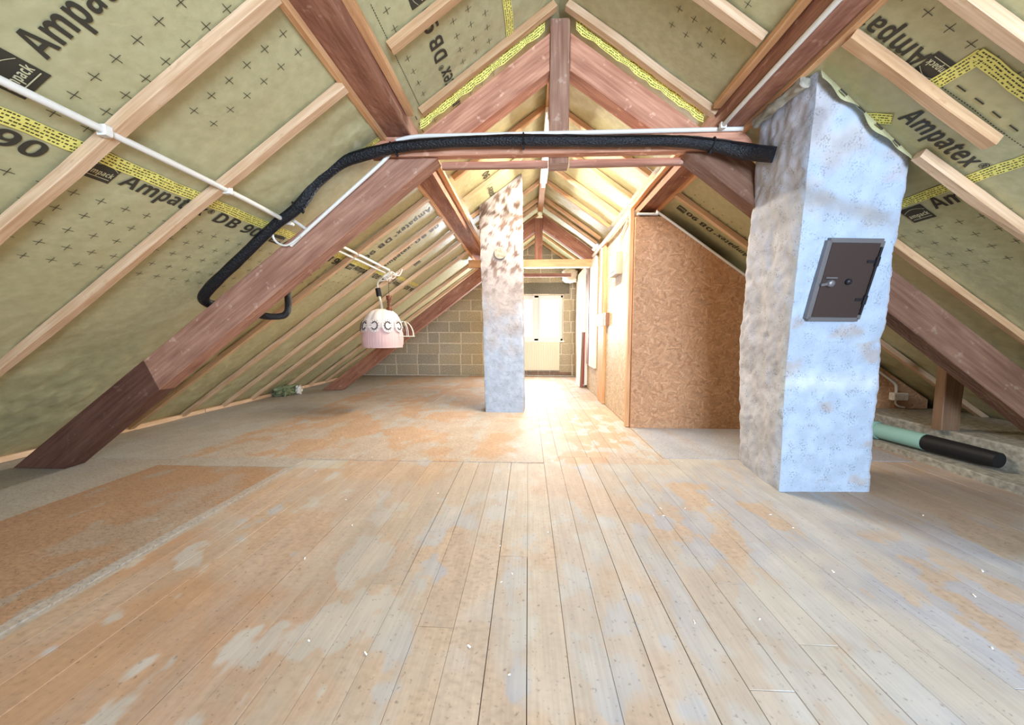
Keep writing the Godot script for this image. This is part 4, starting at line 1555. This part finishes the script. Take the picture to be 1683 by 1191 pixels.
	tag(put("junction_box", jb, M.foam, self, Vector3(3.735, 0.325, -3.9)), "small grey junction box low on the orange partition beyond the chimney", "box")
	# boxes on the flank
	var fb := thing("fuse_box", "white fuse box high on the pale partition side near its corner", "box", Vector3(1.08, 1.68, -4.55))
	var b1 := Mb.new()
	boxm(b1, Vector3(1.0, 1.68, -4.72), Vector3(1.08, 1.93, -4.38), 0.008)
	put("box_body", b1, M.box_grey, fb, fb.position)
	var b1b := Mb.new()
	boxm(b1b, Vector3(0.993, 1.72, -4.68), Vector3(1.0, 1.89, -4.42), 0.003)
	put("cover", b1b, M.white, fb, fb.position)
	var b2 := Mb.new()
	boxm(b2, Vector3(1.0, 1.10, -5.44), Vector3(1.045, 1.27, -5.26), 0.006)
	tag(put("socket_box", b2, M.white, self, Vector3(1.045, 1.1, -5.35)), "white socket box on the brown jamb board below a vertical conduit", "socket")
	var b3 := Mb.new()
	boxm(b3, Vector3(1.03, 1.10, -5.16), Vector3(1.08, 1.27, -5.02), 0.006)
	tag(put("switch_box", b3, M.brown_board, self, Vector3(1.08, 1.1, -5.1)), "brownish switch box beside the white socket box on the pale partition", "switch")
	conduit("vertical white conduit down the brown jamb board to the socket box", [Vector3(1.03, 2.18, -5.35), Vector3(1.03, 1.8, -5.35), Vector3(1.03, 1.27, -5.35)], 0.016, [])
	conduit("thick whitish cable bundle along the top of the pale partition side", [Vector3(1.045, 2.235, -3.95), Vector3(1.035, 2.24, -4.3), Vector3(1.035, 2.225, -4.9), Vector3(1.035, 2.235, -5.6), Vector3(1.04, 2.225, -6.1)], 0.026, [])
	conduit("thin white cable running down the corner of the pale partition to the fuse box", [Vector3(1.06, 2.2, -4.10), Vector3(1.06, 2.1, -4.4), Vector3(1.06, 1.93, -4.5)], 0.010, [])
	conduit("white conduit along the underside of the far tie beam", [Vector3(-0.05, 2.075, -6.26), Vector3(0.5, 2.075, -6.26), Vector3(1.0, 2.075, -6.26)], 0.014, [])
	# drain pipe by the upstand
	var dp := thing("drain_pipe", "pale green plastic drain pipe with a black end, lying by the concrete upstand", "pipe", Vector3(3.15, 0.055, -3.2))
	var p1 := Mb.new()
	tube(p1, [Vector3(3.10, 0.128, -3.72), Vector3(3.125, 0.130, -3.44), Vector3(3.13, 0.131, -3.40)], [0.080, 0.080, 0.076], 24, 3)
	tube(p1, [Vector3(3.128, 0.131, -3.42), Vector3(3.165, 0.134, -3.03)], [0.066, 0.066], 24, 3)
	put("green_pipe", p1, M.pipe, dp, dp.position)
	var p2 := Mb.new()
	tube(p2, [Vector3(3.165, 0.134, -3.03), Vector3(3.20, 0.132, -2.80), Vector3(3.225, 0.130, -2.62)], [0.064, 0.060, 0.054], 24, 3)
	put("black_pipe", p2, M.black_matt, dp, dp.position)

func conduit(label: String, pts: Array, r: float, clips: Array) -> void:
	var m := Mb.new()
	tube(m, pts, r, 10, 5)
	var o: Vector3 = pts[pts.size() / 2]
	var c := put("conduit", m, M.white, self, o)
	tag(c, label, "conduit", "white conduits and cables")
	for z in clips:
		var p: Vector3 = pts[0]
		for i in pts.size() - 1:
			if z <= pts[i].z and z >= pts[i + 1].z:
				p = pts[i].lerp(pts[i + 1], (z - pts[i].z) / (pts[i + 1].z - pts[i].z))
		var k := Mb.new()
		bar(k, p + Vector3(0, 0, -0.012), p + Vector3(0, 0, 0.012), r * 2.9, r * 2.9, Vector3.RIGHT, 0.004)
		put("clip", k, M.white, c, o)

func build_far_end() -> void:
	# radiator under the window
	var r := thing("radiator", "cream ribbed panel radiator below the bright window", "radiator", Vector3(0.15, 0.14, ZF + 0.08))
	var m := Mb.new()
	boxm(m, Vector3(-0.42, 0.14, ZF + 0.055), Vector3(0.72, 0.79, ZF + 0.095), 0.006)
	put("panel", m, M.cream, r, r.position)
	for k in 28:
		var x := -0.395 + k * 0.04
		var rb := Mb.new()
		bar(rb, Vector3(x, 0.17, ZF + 0.097), Vector3(x, 0.76, ZF + 0.097), 0.026, 0.012, Vector3.RIGHT, 0.004)
		put("rib", rb, M.cream, r, r.position)
	var pp := Mb.new()
	for y in [0.05, 0.085]:
		tube(pp, [Vector3(-0.3, y, ZF + 0.03), Vector3(1.0, y, ZF + 0.03)], 0.009, 8, 2)
	tag(put("heating_pipes", pp, M.old_grey, self, Vector3(0.3, 0.05, ZF + 0.03)), "pair of thin heating pipes along the foot of the block wall", "pipe")
	# boards leaning on the partition
	for q in [["white edged board leaning on the pale partition near the far window", 0.972, 0.020, -7.30, -6.85, M.wash, "leaning_board"], ["brown board leaning between the white board and the red strip", 1.000, 0.024, -7.15, -6.78, M.brown_board, "leaning_board"], ["narrow red strip leaning on the pale partition in front of the boards", 1.022, 0.012, -6.86, -6.80, M.red, "leaning_strip"]]:
		var b := Mb.new()
		var x: float = q[1]
		bar(b, Vector3(x - 0.02, 0.008, (q[3] + q[4]) / 2), Vector3(x + 0.008, 1.02, (q[3] + q[4]) / 2), q[2], q[4] - q[3], Vector3.RIGHT, 0.003)
		tag(put(q[6], b, q[5], self, Vector3(x, 0.0, q[3])), q[0], "board", "boards leaning on the partition")
	# chunk of white insulation at the wall head
	var f := Mb.new()
	blob(f, Vector3(0.93, 2.26, ZF + 0.24), Vector3(0.17, 0.15, 0.14), 14, 0.05, 3)
	tag(put("foam_chunk", f, M.foam, self, Vector3(0.98, 2.2, ZF + 0.3)), "broken chunk of white insulation wedged at the top of the block wall beside the partition", "insulation")

func blob(m: Mb, c: Vector3, r: Vector3, n: int, amp: float, sd: int) -> void:
	var P := []
	var U := []
	for i in n + 1:
		var th := PI * i / n
		var row := PackedVector3Array()
		var us := PackedVector2Array()
		for j in n * 2 + 1:
			var ph := TAU * (j % (n * 2)) / (n * 2)
			var d := Vector3(sin(th) * cos(ph), cos(th), sin(th) * sin(ph))
			# squarish lump
			var e := Vector3(signf(d.x) * pow(absf(d.x), 0.7), signf(d.y) * pow(absf(d.y), 0.7), signf(d.z) * pow(absf(d.z), 0.7))
			var k := 1.0 + amp / r.x * 1.5 * rough.get_noise_3d(d.x * 22.0 + sd * 50.0, d.y * 22.0, d.z * 22.0)
			row.append(c + e * r * k)
			us.append(Vector2(ph, th))
		P.append(row)
		U.append(us)
	m.grid(P, -1.0, U)

func build_small() -> void:
	# lampshade hanging from the junction on the foil
	var c := Vector3(-1.745, 0.0, -4.4)
	var base := Vector3(c.x, 0.83, c.z)
	var o := thing("pendant_lampshade", "dusty pink fringed lampshade with white domed top and dark crescent motifs", "lamp", base)
	var dm := Mb.new()
	lathe(dm, c, [Vector2(0.022, 1.285), Vector2(0.06, 1.283), Vector2(0.115, 1.262), Vector2(0.160, 1.222), Vector2(0.192, 1.165), Vector2(0.212, 1.095), Vector2(0.221, 1.02)], 80, 0.012, 10)
	put("dome", dm, M.shade, o, base)
	var sk := Mb.new()
	lathe(sk, c, [Vector2(0.217, 1.06), Vector2(0.226, 1.0), Vector2(0.231, 0.93), Vector2(0.228, 0.87), Vector2(0.218, 0.838), Vector2(0.222, 0.828)], 220, 0.009, 90)
	put("fringe", sk, M.pink, o, base)
	for k in 10:
		var a := TAU * (k + 0.5) / 10.0
		var d := Vector3(cos(a), 0, sin(a))
		var tn := Vector3(-sin(a), 0, cos(a))
		var ctr := c + d * 0.232 + Vector3(0, 1.085, 0)
		var up := Vector3(-d.x * 0.22, 0.97, -d.z * 0.22)
		var md := Mb.new()
		for j in 20:
			var a0 := TAU * j / 20.0
			var a1 := TAU * (j + 1) / 20.0
			md.tri(ctr + d * 0.004, ctr + tn * cos(a0) * 0.066 + up * sin(a0) * 0.080, ctr + tn * cos(a1) * 0.066 + up * sin(a1) * 0.080, d)
		put("medallion", md, M.shade, o, base)
		var mo := Mb.new()
		var arc := []
		for j in 9:
			var t := lerpf(0.6, TAU - 0.6, j / 8.0) if k % 2 == 0 else lerpf(0.6, TAU - 0.6, j / 8.0) + PI
			arc.append(ctr + d * 0.006 + tn * cos(t) * 0.034 + up * sin(t) * 0.044)
		tube(mo, arc, 0.006, 6, 2)
		for j in 12:
			var t2 := TAU * j / 12.0
			bar(mo, ctr + d * 0.005 + tn * cos(t2) * 0.034 + up * sin(t2) * 0.044, ctr + d * 0.005 + tn * cos(t2) * 0.057 + up * sin(t2) * 0.070, 0.004, 0.003, d, 0.001)
		put("crescent_motif", mo, M.motif, o, base)
	var wf := Mb.new()
	var wc := c + Vector3(0.235, 0, -0.05)
	for k in 8:
		var a := TAU * k / 8.0
		var pts := []
		for j in 7:
			var t := PI / 2.0 * j / 6.0
			pts.append(wc + Vector3(cos(a) * sin(t) * 0.13, 0.96 + 0.18 * cos(t), sin(a) * sin(t) * 0.13))
		tube(wf, pts, 0.0032, 6, 2)
	var hoop := []
	for k in 25:
		hoop.append(wc + Vector3(cos(TAU * k / 24.0) * 0.13, 0.96, sin(TAU * k / 24.0) * 0.13))
	tube(wf, hoop, 0.004, 6, 1)
	put("wire_frame", wf, M.white, o, base)
	var stm := Mb.new()
	tube(stm, [c + Vector3(0, 1.28, 0), c + Vector3(-0.01, 1.36, 0), c + Vector3(-0.03, 1.44, 0)], 0.013, 10, 3)
	put("stem", stm, M.cream, o, base)
	var so := Mb.new()
	tube(so, [c + Vector3(-0.028, 1.435, 0), c + Vector3(-0.045, 1.53, 0)], [0.032, 0.030], 14, 3)
	put("socket", so, M.black_matt, o, base)
	var cd := Mb.new()
	tube(cd, [c + Vector3(-0.045, 1.53, 0), c + Vector3(-0.04, 1.60, 0.0), c + Vector3(0.0, 1.645, 0.0)], 0.008, 8, 3)
	put("cord", cd, M.white, o, base)
	# wooden pull on a string
	var pw := thing("turned_pull", "turned brown wooden pull hanging on a string beside the pink lampshade", "pull", Vector3(-1.65, 1.24, -4.38))
	var pm := Mb.new()
	lathe(pm, Vector3(-1.65, 1.24, -4.38), [Vector2(0.002, 0.0), Vector2(0.03, 0.012), Vector2(0.037, 0.035), Vector2(0.028, 0.06), Vector2(0.014, 0.078), Vector2(0.024, 0.092), Vector2(0.014, 0.108), Vector2(0.026, 0.122), Vector2(0.018, 0.14), Vector2(0.032, 0.155), Vector2(0.034, 0.20), Vector2(0.002, 0.203)], 20)
	put("wooden_body", pm, M.turned, pw, pw.position)
	var ps := Mb.new()
	tube(ps, [Vector3(-1.65, 1.44, -4.38), Vector3(-1.65, 1.62, -4.385)], 0.0035, 6, 2)
	put("string", ps, M.motif, pw, pw.position)
	# junction with its loose wires on the foil
	var jx := thing("lamp_junction", "untidy white junction with loose wires on the foil above the pink lampshade", "junction box", Vector3(-1.70, 1.66, -4.42))
	var jm := Mb.new()
	bar(jm, Vector3(-1.72, 1.655, -4.42), Vector3(-1.63, 1.715, -4.42), 0.06, 0.035, Vector3.BACK, 0.006)
	put("box_body", jm, M.white, jx, jx.position)
	var jw := Mb.new()
	for k in 6:
		var q := Vector3(-1.78 + k * 0.032, 1.615 + k * 0.016, -4.40)
		tube(jw, [q, q + Vector3(0.05, 0.035 * sin(k * 2.0), 0.02 + 0.01 * k), q + Vector3(0.09, 0.02 * cos(k * 3.0), -0.01), q + Vector3(0.13, 0.055, 0.0)], 0.007, 6, 3)
	put("loose_wires", jw, M.wash, jx, jx.position)
	# crumpled bag at the eaves
	var g := thing("crumpled_bag", "crumpled green bag with a white scrap at the foot of the lampshade-side roof", "bag", Vector3(-3.86, 0.004, -5.75))
	var gm := Mb.new()
	blob(gm, Vector3(-3.90, 0.085, -5.72), Vector3(0.11, 0.075, 0.14), 18, 0.07, 1)
	put("bag", gm, M.green, g, g.position)
	var gw := Mb.new()
	blob(gw, Vector3(-3.745, 0.075, -5.86), Vector3(0.045, 0.07, 0.045), 10, 0.03, 2)
	put("white_scrap", gw, M.white, g, g.position)
	# crumbs of plaster on the floor
	var cr := Mb.new()
	var r2 := RandomNumberGenerator.new()
	r2.seed = 3
	for k in 70:
		var p := Vector3(r2.randf_range(-1.6, 2.8), 0.003, -r2.randf_range(0.85, 4.4))
		if p.x > 1.45 and p.z < -2.2:
			continue
		var d := Vector3(r2.randf_range(-1, 1), 0, r2.randf_range(-1, 1)).normalized() * r2.randf_range(0.002, 0.008)
		bar(cr, p - d, p + d, r2.randf_range(0.003, 0.006), 0.004, Vector3.UP.cross(d), 0.001)
	tag(put("plaster_crumbs", cr, M.crumb), "scattered white plaster crumbs on the floor", "crumbs", "", "stuff")
